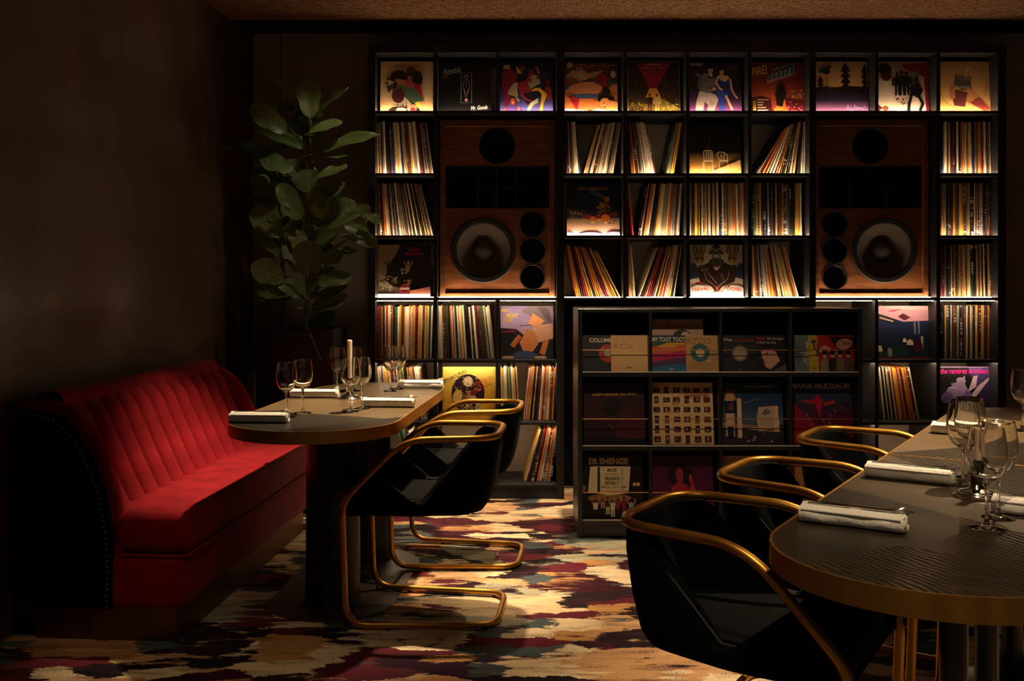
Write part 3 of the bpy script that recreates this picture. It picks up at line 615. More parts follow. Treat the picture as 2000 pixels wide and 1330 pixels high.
wallcover('record cover with a magenta wedge of sky between dark buildings', 0, 1225, 1329, '#241a16', [
    g_(.02, .02, .98, .98, '#3a2a18', '#2a2018', '#1a1514'), p_('#8c1538', (.18, .97), (.84, .97), (.56, .48), (.42, .48)), p_('#d99a3a', (.42, .48), (.56, .48), (.66, .26), (.34, .26)), p_('#3a2c14', (.02, .02), (.02, .2), (.35, .3), (.45, .02)), p_('#7a6a2c', (.3, .02), (.36, .3), (.64, .3), (.98, .1), (.98, .02)),
    *scat(40, .04, .04, .36, .2, .014, ['#c9a03c', '#8a6a2a', '#d9c060', '#4a3a1a'], 6), *scat(40, .6, .04, .97, .2, .014, ['#c9a03c', '#8a6a2a', '#d9c060', '#4a3a1a'], 7), *scat(24, .64, .24, .96, .64, .02, ['#4a4440', '#7a4438', '#332a26', '#6a5a44'], 8), *scat(18, .04, .26, .3, .7, .018, ['#43382e', '#2e2a2a', '#5a4a34'], 9),
    *fig(.42, .02, .34, '#3a1c1c', '#4a2020'), *fig(.56, .02, .34, '#d9b878', '#c9a060'), r_(.36, .92, .64, .945, '#d8a24a'), squig(.28, .86, .44, .07, '#c08a98', .012, 18, 3), ('l', [(.01, .01), (.99, .01), (.99, .99), (.01, .99), (.01, .01)], '#b89a70', .012)])
wallcover('dark record cover with a grey suited figure and a blue dressed figure seated', 0, 1347, 1448, '#17151d', [
    g_(0, 0, 1, 1, '#7a3a7a', '#3a2640', '#1f1a26', '#17161c', '#16151a'), r_(.04, .92, .27, .97, '#8a8a8c'), r_(.75, .88, .9, .9, '#55555c'), e_(.18, .74, .05, .03, '#6a665e'), ('l', [(.72, .86), (.9, .86), (.9, .68), (.66, .68)], '#4a3c36', .012),
    p_('#6d6470', (.17, .62), (.2, .72), (.30, .77), (.42, .77), (.5, .72), (.53, .6), (.5, .42), (.36, .38), (.22, .4), (.18, .5)), p_('#5a5260', (.17, .62), (.2, .72), (.26, .7), (.26, .44), (.2, .42)), p_('#d8ccc4', (.38, .77), (.45, .77), (.44, .68)), p_('#1a181c', (.37, .72), (.44, .70), (.5, .73), (.49, .68), (.38, .67)), e_(.42, .83, .05, .065, '#c0937a'), e_(.405, .895, .07, .04, '#141214'), r_(.33, .865, .5, .88, '#141214'),
    p_('#b9a9a2', (.2, .42), (.36, .40), (.5, .36), (.57, .26), (.52, .16), (.46, .0), (.34, .0), (.36, .16), (.3, .22), (.26, .0), (.12, .0), (.14, .22)), p_('#9a8a86', (.34, .0), (.36, .16), (.42, .24), (.5, .2), (.46, .0)), l_('#6d6470', .07, (.24, .5), (.34, .42), (.46, .46)), e_(.49, .47, .04, .03, '#c0937a'),
    e_(.63, .81, .047, .065, '#d0a084'), e_(.62, .87, .075, .045, '#15121a'), e_(.57, .83, .025, .05, '#15121a'), p_('#d4a88c', (.55, .72), (.62, .75), (.74, .72), (.8, .66), (.7, .6), (.6, .64)), p_('#20306e', (.56, .68), (.63, .62), (.7, .6), (.78, .68), (.82, .5), (.84, .38), (.72, .30), (.56, .38), (.53, .46)), p_('#2c3c94', (.53, .46), (.66, .44), (.74, .34), (.68, .16), (.66, .02), (.58, .02), (.58, .22), (.52, .34)), l_('#d0a084', .038, (.56, .70), (.52, .58), (.58, .48), (.64, .44)), l_('#d0a084', .034, (.79, .66), (.81, .48), (.86, .36), (.92, .28)), l_('#d0a084', .045, (.70, .34), (.76, .2), (.82, .06)), e_(.64, .79, .012, .008, '#8a2430')])
wallcover('dark red record cover with yellow and teal slanted lettering', 0, 1470, 1571, '#5a1a20', [
    g_(0, 0, 1, 1, '#8a2c24', '#a5482a', '#6a1c24', '#4a1420'), p_('#3a1214', (0, .3), (.2, .34), (.36, .28), (.4, .0), (.0, .0)), p_('#5a1e22', (.6, .3), (1, .26), (1, 0), (.5, 0)), t_('FIRE!', .035, .70, .30, .17, '#d9a52c', 14, .25, .01), l_('#3f8a90', .022, (.42, .72), (.40, .84), (.84, .96), (.80, .74)), *[l_('#4b9aa0', .026, (.31 + .085 * i, .60 + .03 * i), (.33 + .085 * i, .73 + .03 * i), (.37 + .085 * i, .64 + .03 * i), (.39 + .085 * i, .76 + .03 * i)) for i in range(6)], *[e_(.32 + .055 * i, .60 + .018 * i, .022, .03, '#a58a80') for i in range(10)],
    e_(.56, .46, .08, .10, '#1a1416'), p_('#1c1618', (.44, .4), (.66, .42), (.62, .1), (.48, .1)), p_('#e06a2a', (.40, .02), (.46, .14), (.58, .12), (.62, .28), (.7, .02)), *scat(36, .7, .3, .98, .44, .022, ['#c9a08a', '#a86a50', '#6a3a30'], 11), *scat(44, .62, .02, .98, .22, .02, ['#c0305a', '#8a1c34', '#e06a6a', '#4a1018'], 12),
    t_('LOOSE', .02, .225, .22, .05, '#d9c04a', -90, 0, .02), *[r_(.1, .04 + .05 * i, .1 + q, .058 + .05 * i, '#d8b49a') for i, q in enumerate((.2, .16, .1, .12, .22))]])
wallcover('record cover split into tan sky with dark trees and a dark lower half', 0, 1593, 1698, '#c49a68', [
    g_(0, .48, 1, 1, '#d2a470', '#c49c70', '#a98a6a'), g_(0, 0, 1, .5, '#8a5a86', '#241e34', '#17141c'), p_('#17130f', (0, .46), (.2, .52), (.34, .49), (.6, .53), (1, .50), (1, .40), (0, .40)),
    *[p_('#1a160f', (x - w_, .46 + .12 * k * h_), (x + w_, .46 + .12 * k * h_), (x, .46 + .12 * k * h_ + .19 * h_)) for x, w_, h_, n in ((.58, .10, .95, 4), (.95, .08, .9, 4), (.1, .07, .6, 3)) for k in range(n)], l_('#1a160f', .012, (.22, .48), (.22, .78)), e_(.22, .8, .07, .05, '#1a160f'), p_('#22404e', (.06, .82), (.28, .94), (.32, .88), (.1, .76)), e_(.25, .46, .06, .05, '#3a2c2e'), *scat(16, .04, .05, .5, .4, .012, ['#5a3a4a', '#6a4a3a', '#2c2430'], 3), squig(.58, .1, .36, .14, '#b48ad0', .016, 14, 8)])
wallcover('beige and maroon record cover with a man in a white jacket and small dark figures', 0, 1715, 1813, '#cbb49c', [
    g_(0, 0, 1, 1, '#e6d6c4', '#c9b09a', '#8a6a64'), p_('#7a1c34', (.5, .94), (1, .98), (1, 0), (.94, 0), (.92, .7), (.6, .84)), r_(.66, .5, .82, .8, '#6a7a84'), p_('#e2d2bc', (0, .1), (0, .58), (.14, .68), (.3, .6), (.46, .3), (.44, .05), (.2, .0)), e_(.2, .76, .11, .14, '#4a2c22'), e_(.18, .85, .13, .11, '#140f0f'), p_('#5a1c26', (0, .0), (.0, .2), (.12, .1)), e_(.17, .09, .06, .05, '#7a4630'), l_('#b8a48c', .012, (.22, .62), (.34, .4), (.4, .2)),
    *fig(.41, .34, .44, '#1b1818', '#141214', '#3a241c'), *fig(.50, .34, .47, '#15151a', '#1a181c', '#4a2c20'), *fig(.58, .34, .46, '#1c1a20', '#141214', '#4a2c20'), p_('#14141c', (.62, .5), (.8, .58), (.9, .44), (.8, .28), (.66, .36)), e_(.77, .64, .05, .06, '#3a241c'), l_('#14141c', .06, (.68, .38), (.62, .18), (.6, .0)), l_('#14141c', .06, (.8, .34), (.88, .18), (.82, .04)), *scat(14, .36, .16, .6, .3, .02, ['#3a2a2c', '#7a3a3c'], 5)])
wallcover('cream record cover with a thin circle around a hand holding a can', 0, 1837, 1934, '#d9b070', [
    g_(0, 0, 1, 1, '#f0c072', '#d8a868', '#c09464'), ring(.47, .52, .45, .007, '#6a4a30'), p_('#c98a5c', (.38, .5), (.54, .58), (.7, .42), (1, .12), (1, .0), (.86, .02), (.6, .18), (.42, .26)), p_('#6a3434', (.26, .30), (.34, .46), (.56, .40), (.5, .12), (.3, .14)), p_('#55504a', (.30, .54), (.34, .74), (.62, .68), (.64, .48), (.46, .44)), e_(.5, .68, .15, .05, '#7a6a5c', -8), t_('Coca-Cola', .32, .49, .28, .055, '#e6d4c0', -5, .2), l_('#e0d0b8', .022, (.52, .70), (.6, .90)), l_('#c9b698', .018, (.58, .70), (.67, .88)), *[e_(.27, .30 + .06 * i, .06, .035, '#c07c54', 20) for i in range(4)], p_('#8a3a34', (.6, .2), (.78, .3), (.98, .08), (.86, .04))])
# ---- inside the wall
wallcover('night photograph record cover with two white plastic chairs on lit ground', 1, 1347, 1446, '#10100e', [
    g_(0, 0, 1, .42, '#e0a85c', '#a87a3c', '#2a2418'), *scat(60, .0, .42, 1, .98, .05, ['#141712', '#1c2018', '#0d0f0d', '#232820', '#2a1e1a'], 31), l_('#4a3a34', .018, (.36, .44), (.42, .7), (.40, .98)), squig(.05, .93, .35, .06, '#3e4a44', .01, 9, 2), p_('#e8be72', (.3, .0), (.98, .28), (.98, .12), (.6, .0)),
    *[l_('#e3cfa8', .016, *q) for q in (((.30, .04), (.29, .44), (.32, .46), (.42, .46), (.45, .44), (.46, .02)), ((.33, .25), (.45, .25)), ((.34, .28), (.34, .44)), ((.38, .28), (.38, .45)), ((.42, .28), (.42, .44)), ((.28, .25), (.27, .06)), ((.54, .40), (.58, .43), (.68, .42), (.74, .36), (.74, .26)), ((.54, .40), (.59, .26), (.58, .12)), ((.60, .26), (.74, .26)), ((.62, .26), (.62, .38)), ((.67, .26), (.67, .4)), ((.74, .26), (.74, .1)))], r_(.29, .24, .46, .275, '#efdcb8'), r_(.59, .245, .75, .275, '#efdcb8')])
wallcover('navy record cover with orange mushrooms in a fantasy landscape', 2, 1107, 1211, '#151a30', [
    g_(0, .3, 1, 1, '#2a2c44', '#161c34', '#10142a'), g_(0, 0, 1, .34, '#d8a8c0', '#c49c86', '#7a6444'), t_('HEADS HANDS & FEET', .20, .88, .60, .05, '#c98a4a', bold=.01), *[p_('#2c3348', (x - .06, .44), (x + .06, .44), (x, .44 + h_)) for x, h_ in ((.1, .16), (.2, .2), (.3, .14), (.9, .18))], e_(.58, .8, .16, .045, '#4a5260', -24), e_(.76, .70, .06, .055, '#a86a3a'), l_('#3a4458', .012, (.32, .72), (.40, .80), (.52, .82)), p_('#8a6a2c', (.58, .46), (.62, .66), (.72, .64), (.84, .54), (.8, .42)), *scat(30, .54, .38, .86, .62, .028, ['#b88a2c', '#6a5a34', '#3a4434', '#d0a03c', '#22242c'], 41), *scat(30, .02, .32, .34, .5, .03, ['#8a5a34', '#5a5a3c', '#3a4a34', '#a87a4c'], 42), e_(.40, .36, .08, .04, '#9c2430'), e_(.58, .36, .05, .05, '#8e2a34'),
    r_(.46, .24, .52, .3, '#f0c896'), e_(.49, .32, .06, .05, '#e0762c'), r_(.70, .23, .76, .3, '#f0c896'), e_(.73, .34, .085, .07, '#e57c30'), e_(.62, .30, .06, .03, '#e0a03c'), e_(.88, .40, .08, .06, '#6a3226'), *scat(8, .8, .24, .96, .3, .022, ['#c08a64', '#6a4a34'], 43), t_('TRACKS', .40, .11, .2, .045, '#d8b83c', bold=.01), e_(.45, .0, .26, .07, '#8a78a0'), e_(.9, .02, .16, .06, '#8a78a0'), e_(.03, .03, .08, .04, '#8a78a0')])
wallcover('tan record cover with a figure leaping above a red car', 3, 736, 842, '#a88a68', [
    g_(0, 0, 1, 1, '#b9b4b0', '#a08264', '#a98a62'), p_('#2c221c', (.12, .34), (.2, .6), (.34, .82), (.42, 1), (1, 1), (1, .1), (.6, .14), (.3, .2)), *scat(40, .4, .3, .95, .95, .045, ['#2c221c', '#372a22', '#241c18', '#43362a'], 51), *scat(16, .14, .4, .3, .66, .03, ['#2c221c', '#372a22'], 54), *scat(60, .0, .1, .36, .4, .022, ['#c9a878', '#7a6a4a', '#e0c498', '#4a3e30'], 52), r_(.6, .87, .8, .92, '#a81c34'), r_(.52, .80, .88, .845, '#a81c34'),
    e_(.58, .645, .028, .034, '#c9a080'), p_('#b8987a', (.52, .60), (.62, .6), (.6, .5), (.54, .5)), l_('#c9a080', .02, (.54, .6), (.49, .68)), l_('#c9a080', .02, (.62, .6), (.66, .68)), l_('#c4b49c', .032, (.55, .51), (.45, .54), (.47, .43)), l_('#c4b49c', .03, (.58, .5), (.52, .44)), p_('#7a2230', (.4, .06), (.42, .2), (.5, .26), (.6, .26), (.62, .18), (.62, .06)), r_(.43, .14, .6, .18, '#c9a8a0'), r_(.46, .1, .56, .125, '#3a1418'), *scat(16, .5, .22, .68, .34, .02, ['#a88a5c', '#c9a878', '#5a4a34'], 53), p_('#a86a58', (.62, .12), (1, .2), (1, .0), (.6, .0)), r_(0, 0, 1, .06, '#b8b4bc')])
rab = []
for s, cx in ((1, .18), (-1, .80)):
    f = lambda x: cx + s * (x - .18)
    rab += [e_(f(.10), .90, .04, .13, '#5a3a22', s * 12), e_(f(.25), .91, .04, .13, '#5a3a22', -s * 12), e_(f(.10), .90, .02, .10, '#c9a050', s * 12), e_(f(.25), .91, .02, .10, '#c9a050', -s * 12), e_(f(.18), .74, .09, .11, '#b08a3c'), e_(f(.14), .74, .022, .018, '#1a1410'), e_(f(.23), .74, .022, .018, '#1a1410'), e_(f(.18), .67, .04, .03, '#d8b878')]
wallcover('cream folk art record cover with two rabbits and clover above red words', 3, 1349, 1452, '#e6d0ae', [
    g_(0, 0, 1, 1, '#f0e0d8', '#e6d2b4', '#d6bf9c'), p_('#3a2620', (.12, .56), (.36, .66), (.5, .5), (.66, .66), (.9, .56), (.84, .3), (.6, .2), (.54, .12), (.46, .12), (.4, .2), (.18, .3)), e_(.5, .66, .15, .09, '#3c5236'), l_('#a83a34', .02, (.44, .72), (.44, .62), (.5, .58), (.57, .62), (.57, .72)), p_('#3c5236', (.15, .6), (.3, .62), (.22, .5)), p_('#3c5236', (.72, .6), (.9, .62), (.82, .5)), l_('#3c5236', .02, (.42, .74), (.44, .82)), l_('#3c5236', .02, (.58, .74), (.56, .82)), l_('#27303a', .02, (.5, .88), (.5, .98)),
    *[e_(x + a, y_ + b_, .034, .026, c) for x, y_, c in ((.43, .84, '#3c5236'), (.57, .84, '#3c5236'), (.5, .96, '#27303a')) for a, b_ in ((-.04, 0), (.04, 0), (0, .035))], *rab, p_('#3c4258', (0, .62), (.08, .66), (.14, .56), (.18, .38), (.0, .34)), p_('#3c4258', (1, .62), (.93, .66), (.88, .56), (.84, .38), (1, .34)),
    l_('#c9a888', .008, (.26, .5), (.3, .34), (.48, .2)), l_('#c9a888', .008, (.74, .5), (.7, .34), (.54, .2)), l_('#c9a888', .008, (.3, .52), (.4, .38), (.5, .26)), l_('#c9a888', .008, (.58, .46), (.64, .3), (.5, .2)), *[l_('#c9a050', .008, (.2 + .03 * i, .52 + .01 * i), (.215 + .03 * i, .49 + .01 * i), (.23 + .03 * i, .52 + .01 * i)) for i in range(5)],
    e_(.17, .02, .24, .21, '#efe2de', 0, 24, 0, 180), e_(.83, .02, .24, .21, '#efe2de', 0, 24, 0, 180), e_(.5, .0, .14, .1, '#efe2de', 0, 24, 0, 180), t_('PÄEVAL', .03, .10, .32, .08, '#c22c26', 6, 0, .02), t_('ÖÖSEL', .68, .13, .29, .08, '#c22c26', -4, 0, .02), r_(.1, .05, .27, .075, '#c9a0a0'), r_(.74, .05, .94, .075, '#c9a0a0'), l_('#b0343c', .03, (.1, .27), (.2, .28), (.24, .26)), l_('#c99a3c', .02, (.78, .26), (.96, .25)), p_('#b85a58', (.46, .2), (.5, .1), (.55, .2))])
wallcover('lilac and black record cover with orange patches and yellow block letters', 4, 978, 1080, '#a58ab0', [
    g_(0, .4, 1, 1, '#c0a4b8', '#a892c8', '#8a7ab8'), p_('#171820', (0, 0), (0, .58), (.3, .56), (.5, .40), (.8, .44), (1, .42), (1, 0)), p_('#7a6a78', (.4, .9), (.55, 1), (.96, 1), (1, .68), (.85, .66)), p_('#55485a', (.7, .98), (.9, .96), (.98, .7), (.9, .7)), l_('#2c2230', .012, (.35, .62), (.98, .68)), p_('#d9a48c', (.6, .62), (1, .66), (1, .38), (.72, .3)), p_('#8a1c3c', (0, .52), (.3, .54), (.3, .50), (0, .49)), p_('#d88a54', (.36, .3), (.5, .56), (.66, .5), (.72, .28), (.6, .12), (.44, .12)), p_('#c46a34', (.18, .26), (.34, .46), (.4, .4), (.26, .2)), p_('#d07a3c', (.74, .1), (.82, .36), (.92, .34), (.84, .06)), p_('#e09a64', (.52, .66), (.62, .86), (.84, .72), (.72, .6)), e_(.46, .05, .24, .10, '#3a4a70'), e_(.14, .02, .12, .03, '#c8a888'), e_(.76, .02, .12, .03, '#c8a888'),
    t_('MC', .02, .88, .15, .07, '#e0c030', 0, 0, .03), t_('SKAT', .1, .78, .24, .08, '#e8c838', 0, 0, .03), t_('KAT', .06, .69, .18, .08, '#e0c030', 0, 0, .03)], lean=R(8))
wallcover('record cover with a pink upper part over a navy room with two lamps', 4, 1717, 1818, '#1c2238', [
    g_(0, .0, 1, .8, '#222a3c', '#1c2440', '#24345a'), p_('#d8a0b4', (0, 1), (1, 1), (1, .72), (.5, .70), (0, .86)), p_('#e8c0c8', (0, 1), (1, 1), (1, .92), (.3, .94)), p_('#141018', (.02, .84), (.34, .74), (.34, .66), (.02, .74)), p_('#c9a8a0', (.05, .80), (.31, .72), (.31, .69), (.05, .76)), p_('#5a2434', (.4, .8), (.5, .86), (.64, .78), (.52, .72)), p_('#c0506a', (.2, .9), (.3, .93), (.5, .94), (.3, .88)), r_(.7, .46, .725, .7, '#9a9aa8'), r_(.78, .46, .8, .72, '#9a9aa8'),
    p_('#f0d49a', (.47, .31), (.55, .31), (.535, .38), (.485, .38)), r_(.5, .22, .52, .31, '#3a2418'), p_('#f0d49a', (.0, .13), (.09, .13), (.06, .24), (.0, .24)), p_('#d8c4a4', (.82, .17), (.86, .17), (.86, .42), (.82, .42)), e_(.4, .13, .17, .11, '#1f4438'), e_(.12, .07, .14, .07, '#24483c'), e_(.9, .11, .12, .10, '#1f3c40'), e_(.76, .22, .09, .13, '#4a1c28'), e_(.22, .12, .05, .09, '#8a949c'), *fig(.61, .14, .26, '#d8c8b4', '#1a181c'), r_(0, 0, 1, .03, '#7a2440')], lean=R(6))
wallcover('yellow record cover with a dark round drawing and slanted lettering', 5, 863, 969, '#dcb23a', [
    g_(0, 0, 1, 1, '#e0962a', '#dcae38', '#d8d06a'), e_(.48, .50, .315, .36, '#2c1624', 0, 32), *[l_('#d8c088', .010, *[(.48 + (.06 + .02 * i) * math.sin(t * .7 + i), .2 + .06 * t - .01 * i) for t in range(6)]) for i in range(-6, 7)], e_(.48, .72, .09, .10, '#c9c094'), *scat(60, .22, .5, .74, .82, .02, ['#8a7a5c', '#c9b07c', '#3a2230', '#a8946c'], 61), e_(.28, .44, .09, .13, '#d8b46a', -14), *[l_('#d8c088', .012, (.5 + .02 * i, .46), (.64 + .02 * i, .3 - .01 * i), (.62 + .015 * i, .18)) for i in range(6)], l_('#1c0c14', .02, (.42, .6), (.54, .62)),
    t_('JETHRO TULL', .03, .66, .50, .085, '#2a1c18', 27, .1, .01), t_('TOO OLD TO', .58, .62, .40, .075, '#d0481c', 20, .1, .01), t_('ROCK \'N\' ROLL:', .47, .42, .56, .08, '#c82c1c', 28, .1, .01)], lean=R(5))
wallcover('black and violet record cover with lilac birds and magenta script', 5, 1841, 1940, '#161218', [
    g_(.5, 0, 1, 1, '#1c162c', '#3a2c5a', '#4a3a74'), p_('#161218', (.0, 0), (.0, 1), (.55, 1), (.85, 0)), t_('the ramirez brothers', .01, .87, .93, .10, '#d81e8c', 0, .2, .015), p_('#c0a8c4', (.52, .52), (.64, .82), (.72, .84), (.68, .62)), p_('#cbb4c8', (.58, .46), (.72, .64), (.96, .82), (.92, .74), (.66, .42)), e_(.40, .74, .09, .06, '#a894bc', -10), p_('#9a86b0', (.2, .68), (.44, .74), (.56, .5), (.4, .46), (.28, .6)), e_(.22, .56, .10, .07, '#b4a0c4', 20), e_(.3, .48, .2, .09, '#8a78ac', -20), e_(.12, .42, .12, .10, '#6a5a90', 30), p_('#c4b0cc', (.44, .78), (.46, .84), (.48, .78)), p_('#6a5890', (.5, .56), (.6, .5), (.56, .4), (.4, .42)), *[l_('#4a3c6c', .008, (.02 + .03 * i, .34 + .01 * i), (.08 + .03 * i, .42)) for i in range(6)], l_('#b090d0', .012, (.985, 0), (.985, .995), (.0, .995))], lean=R(5))

# ================================================================ browsing rack in front of the wall
YK = 4.91; SK = F / YK
kx = lambda px: (px - CX) / SK
kz = lambda py: CH - (py - CY) / SK
rk = empty('record_rack', (kx(1406), YK, 0)); tag(rk, 'black browsing rack of three rows of bins standing on the carpet', 'rack'); ox = kx(1406); KD = .40
def kb(name, x0, x1, p0, p1, y0=0, y1=KD, mat='rack', bev=.002): return MB().box((kx(x0) - ox, y0, kz(p1)), (kx(x1) - ox, y1, kz(p0))).build(name, M[mat], rk, bevel=bev, seg=1)
kb('side_panel', 1129, 1138, 603, 1049); kb('side_panel', 1677, 1685, 603, 1049)
kb('top_board', 1138, 1677, 603, 610)
kb('black_backing', 1138, 1677, 610, 1049, KD - .015, KD - .001, 'black')
SH = (727, 871, 1016)
for i, p in enumerate(SH):
    kb('bin_board', 1138, 1677, p, p + (9 if i < 2 else 11)); kb('bin_lip', 1138, 1677, p - 1.2, p + .6, -.004, .006, 'lip', .0005)
kb('plinth', 1138, 1677, 1027, 1049, .012, .03)
VD = ((1267, 1274), (1405, 1411), (1541, 1548))
for a, b_ in VD:
    for t0, t1 in ((610, 727), (736, 871), (880, 1016)): kb('divider', a, b_, t0, t1, 0, KD - .016)
cols = ((1138, 1267), (1274, 1405), (1411, 1541), (1548, 1677))
for py in (684, 819, 963):
    for a, b_ in cols: MB().tube([(kx(a) - ox, .012, kz(py)), (kx(b_) - ox, .012, kz(py))], .0022, 8).build('retaining_rod', M['rod'], rk, smooth=60)
def rc(label, row, px0, W, H, base, ops, dy=.03, lean=R(12), rl=0):
    return cover(label, ((px0 - CX) / F * (YK + dy), YK + dy, kz(SH[row]) + .001 + W * max(0, math.sin(-rl)) * 0), W, H, base, ops, lean, group='covers facing out in the browsing rack', rl=rl)
SG = .182
rc('black single sleeve with a red round label hole, partly hidden by a tan sleeve', 0, 1136, SG, SG, '#14161d', [t_('COLUMBIA', .22, .80, .78, .12, '#d8c9b8', 0, 0, .04), e_(.72, .5, .24, .25, '#b0382e', 0, 26), e_(.74, .5, .11, .13, '#a9a083', 0, 20), l_('#d88a78', .02, (.55, .6), (.64, .7)), r_(.24, .04, .6, .07, '#2c2f38')], dy=.034)
rc('plain tan paper single sleeve with outlined letters', 0, 1194, SG, SG, '#d6aa72', [g_(0, 0, 1, 1, '#d2a56c', '#dcb27c', '#d6ac78'), t_('RCA', .1, .62, .5, .14, '#7a5a34', 0, 0, .01, 1.1), t_('RCA', .115, .632, .475, .115, '#d8ae78', 0, 0, -.012, 1.14), r_(.4, .1, .56, .12, '#4a3420')], dy=.024)
rc('dusty pink ten-inch sleeve standing taller behind two single sleeves', 0, 1274, .262, .262, '#b08a7c', [g_(0, 0, 1, 1, '#a8857a', '#b8948a'), t_('Il', .28, .84, .07, .09, '#5a3a38', 0, .3), squig(.38, .88, .58, .08, '#5a3a38', .016, 17, 9), l_('#5a3a38', .008, (.2, .835), (.98, .835)), e_(.58, .66, .18, .14, '#2c2022', 15), e_(.66, .64, .1, .12, '#c9a89a', 10)], dy=.06)
rc('rainbow coloured single sleeve with white capitals along the top', 0, 1274.5, SG * .97, SG, '#1c3a5a', [g_(0, 0, 1, .22, '#2a6a94', '#245a80'), p_('#4a2c5c', (0, .1), (0, .3), (.4, .36), (1, .4), (1, .2), (.5, .2)), p_('#a8204e', (0, .26), (0, .56), (.5, .5), (1, .64), (1, .4), (.45, .34)), p_('#c8562c', (0, .5), (0, .7), (.4, .66), (1, .82), (1, .62), (.5, .5)), p_('#c9962c', (.1, .68), (.5, .82), (1, .9), (1, .76), (.5, .64)), p_('#1e5a50', (0, .68), (0, .86), (.4, .84), (.3, .76)), r_(0, .8, 1, 1, '#1b3038'), t_('MY TOOT TOOT', .02, .82, .92, .13, '#e8ddd0', 0, 0, .01), squig(.66, .72, .24, .04, '#8a2c2c', .012, 9, 3), r_(.46, .05, .6, .075, '#d8d0c8')], dy=.026)
rc('tan single sleeve with a teal ring label and outlined capitals', 0, 1341, SG * .93, SG, '#b8905f', [t_('ATCO', .0, .76, .74, .16, '#5a3c20', 0, 0, .03), t_('ATCO', .02, .775, .70, .13, '#b8905f', 0, 0, -.005), e_(.42, .52, .28, .25, '#2f5f62', 0, 26), e_(.42, .52, .13, .115, '#d0b080', 0, 20), *[l_('#8a6a44', .006, (.05, .06 + .033 * i), (.88, .06 + .033 * i)) for i in range(7)], *[l_('#8a6a44', .006, (.74, .32 + .033 * i), (.92, .32 + .033 * i)) for i in range(9)]], dy=.018)
rc('midnight blue single sleeve with a tan round centre', 0, 1412, SG * .97, SG, '#1c2236', [g_(0, 0, 1, 1, '#171c30', '#22262c'), t_('Wings', .05, .82, .24, .10, '#d8ccc0', 0, .05), r_(.34, .83, .92, .875, '#7a2430'), e_(.5, .5, .23, .23, '#6a5a4c', 0, 26), e_(.5, .5, .18, .18, '#9a8a78', 0, 26), l_('#6a5040', .01, (.4, .52), (.6, .54)), r_(.46, .03, .54, .08, '#5a5a62')], dy=.028)
rc('violet single sleeve with a large face in profile and white titles', 0, 1479.5, SG * .79, SG, '#1e1824', [p_('#b98a78', (.16, .56), (.18, .4), (.24, .3), (.28, .14), (.46, .06), (.8, .3), (.66, .56), (.4, .6)), p_('#1a1420', (.14, .62), (.5, .68), (.7, .5), (.9, .2), (1, .3), (1, .8), (.14, .8)), e_(.26, .47, .03, .02, '#2a1a1c'), l_('#6a3a38', .02, (.24, .27), (.34, .25)), e_(.36, .5, .04, .02, '#2a1a1c'), p_('#5a4a60', (.5, .0), (1, .22), (1, .0)), r_(0, .86, .32, .95, '#7a2230'), t_('The Stranger', .38, .86, .58, .085, '#d8c8c4', 0, .05), t_('e Way You Are', .02, .75, .66, .085, '#d8c8c4', 0, .05)], dy=.02)
rc('silvery blue single sleeve at the left of the fourth bin', 0, 1553, SG * .8, SG, '#5a6672', [g_(0, 0, 1, 1, '#6a7680', '#4a545e', '#727e86'), p_('#a8a8a4', (.4, .8), (.7, .85), (.66, .6), (.44, .62)), e_(.5, .36, .22, .2, '#8a9498', 30), l_('#c0c4c4', .02, (.2, .5), (.6, .54), (.9, .5)), l_('#2c343c', .02, (.3, .2), (.8, .4))], dy=.034)
rc('olive yellow single sleeve with dark blue letters, half hidden', 0, 1582, SG * .6, SG, '#b8a02c', [t_('Tal', .14, .58, .5, .26, '#1c2250', 6, 0, .03), t_('yo', .3, .42, .4, .2, '#1c2250', 6, 0, .03), t_('AK', .1, .06, .22, .06, '#6a3a20', 0, 0, .02)], dy=.026)
rc('red single sleeve with four dark haired figures in a row', 0, 1601, SG * .97, SG, '#b02030', [r_(.0, 0, 1, .18, '#2a1a1c'), p_('#2a1420', (.3, .96), (.98, .96), (.98, .6), (.6, .55)), e_(.74, .76, .23, .15, '#d29a80', 12), *scat(26, .58, .68, .92, .84, .02, ['#6a1c20', '#a84a3c'], 91), *[e_(.06 + .07 * i, .58 + .09 * math.sin(i * .8), .045, .06, '#dfa890', 20 * i) for i in range(7)], *[l_('#8a1c28', .014, (.06 + .07 * i, .55 + .09 * math.sin(i * .8)), (.07 + .07 * i, .62 + .09 * math.sin(i * .8))) for i in range(7)], *[q for x, c in ((.16, '#8a7a6a'), (.38, '#2c2424'), (.6, '#7a6a58'), (.82, '#5a4a44')) for q in (p_(c, (x - .14, 0), (x + .14, 0), (x + .12, .3), (x + .04, .38), (x - .04, .38), (x - .12, .3)), e_(x, .46, .065, .085, '#c99a84'), e_(x, .52, .08, .06, '#1a1214'))]], dy=.02)
LPW = .306
rc('dark maroon record cover with a thin line of gold capitals', 1, 1141, LPW, LPW, '#2a1420', [g_(0, 0, 1, 1, '#141018', '#3a1622', '#24131e'), p_('#4a1828', (.5, .1), (.6, .5), (1, .4), (1, .1)), t_('RANDY NEWMAN  SAIL AWAY', .15, .78, .72, .04, '#c99a4c', 1, 0, .02), l_('#8a7a6c', .01, (.42, .30), (.5, .24)), e_(.45, .6, .16, .14, '#1c1018', 20), squig(.7, .12, .2, .06, '#5a3a40', .01, 6, 4)], dy=.05, lean=R(9))
ph = []; q = random.Random(8)
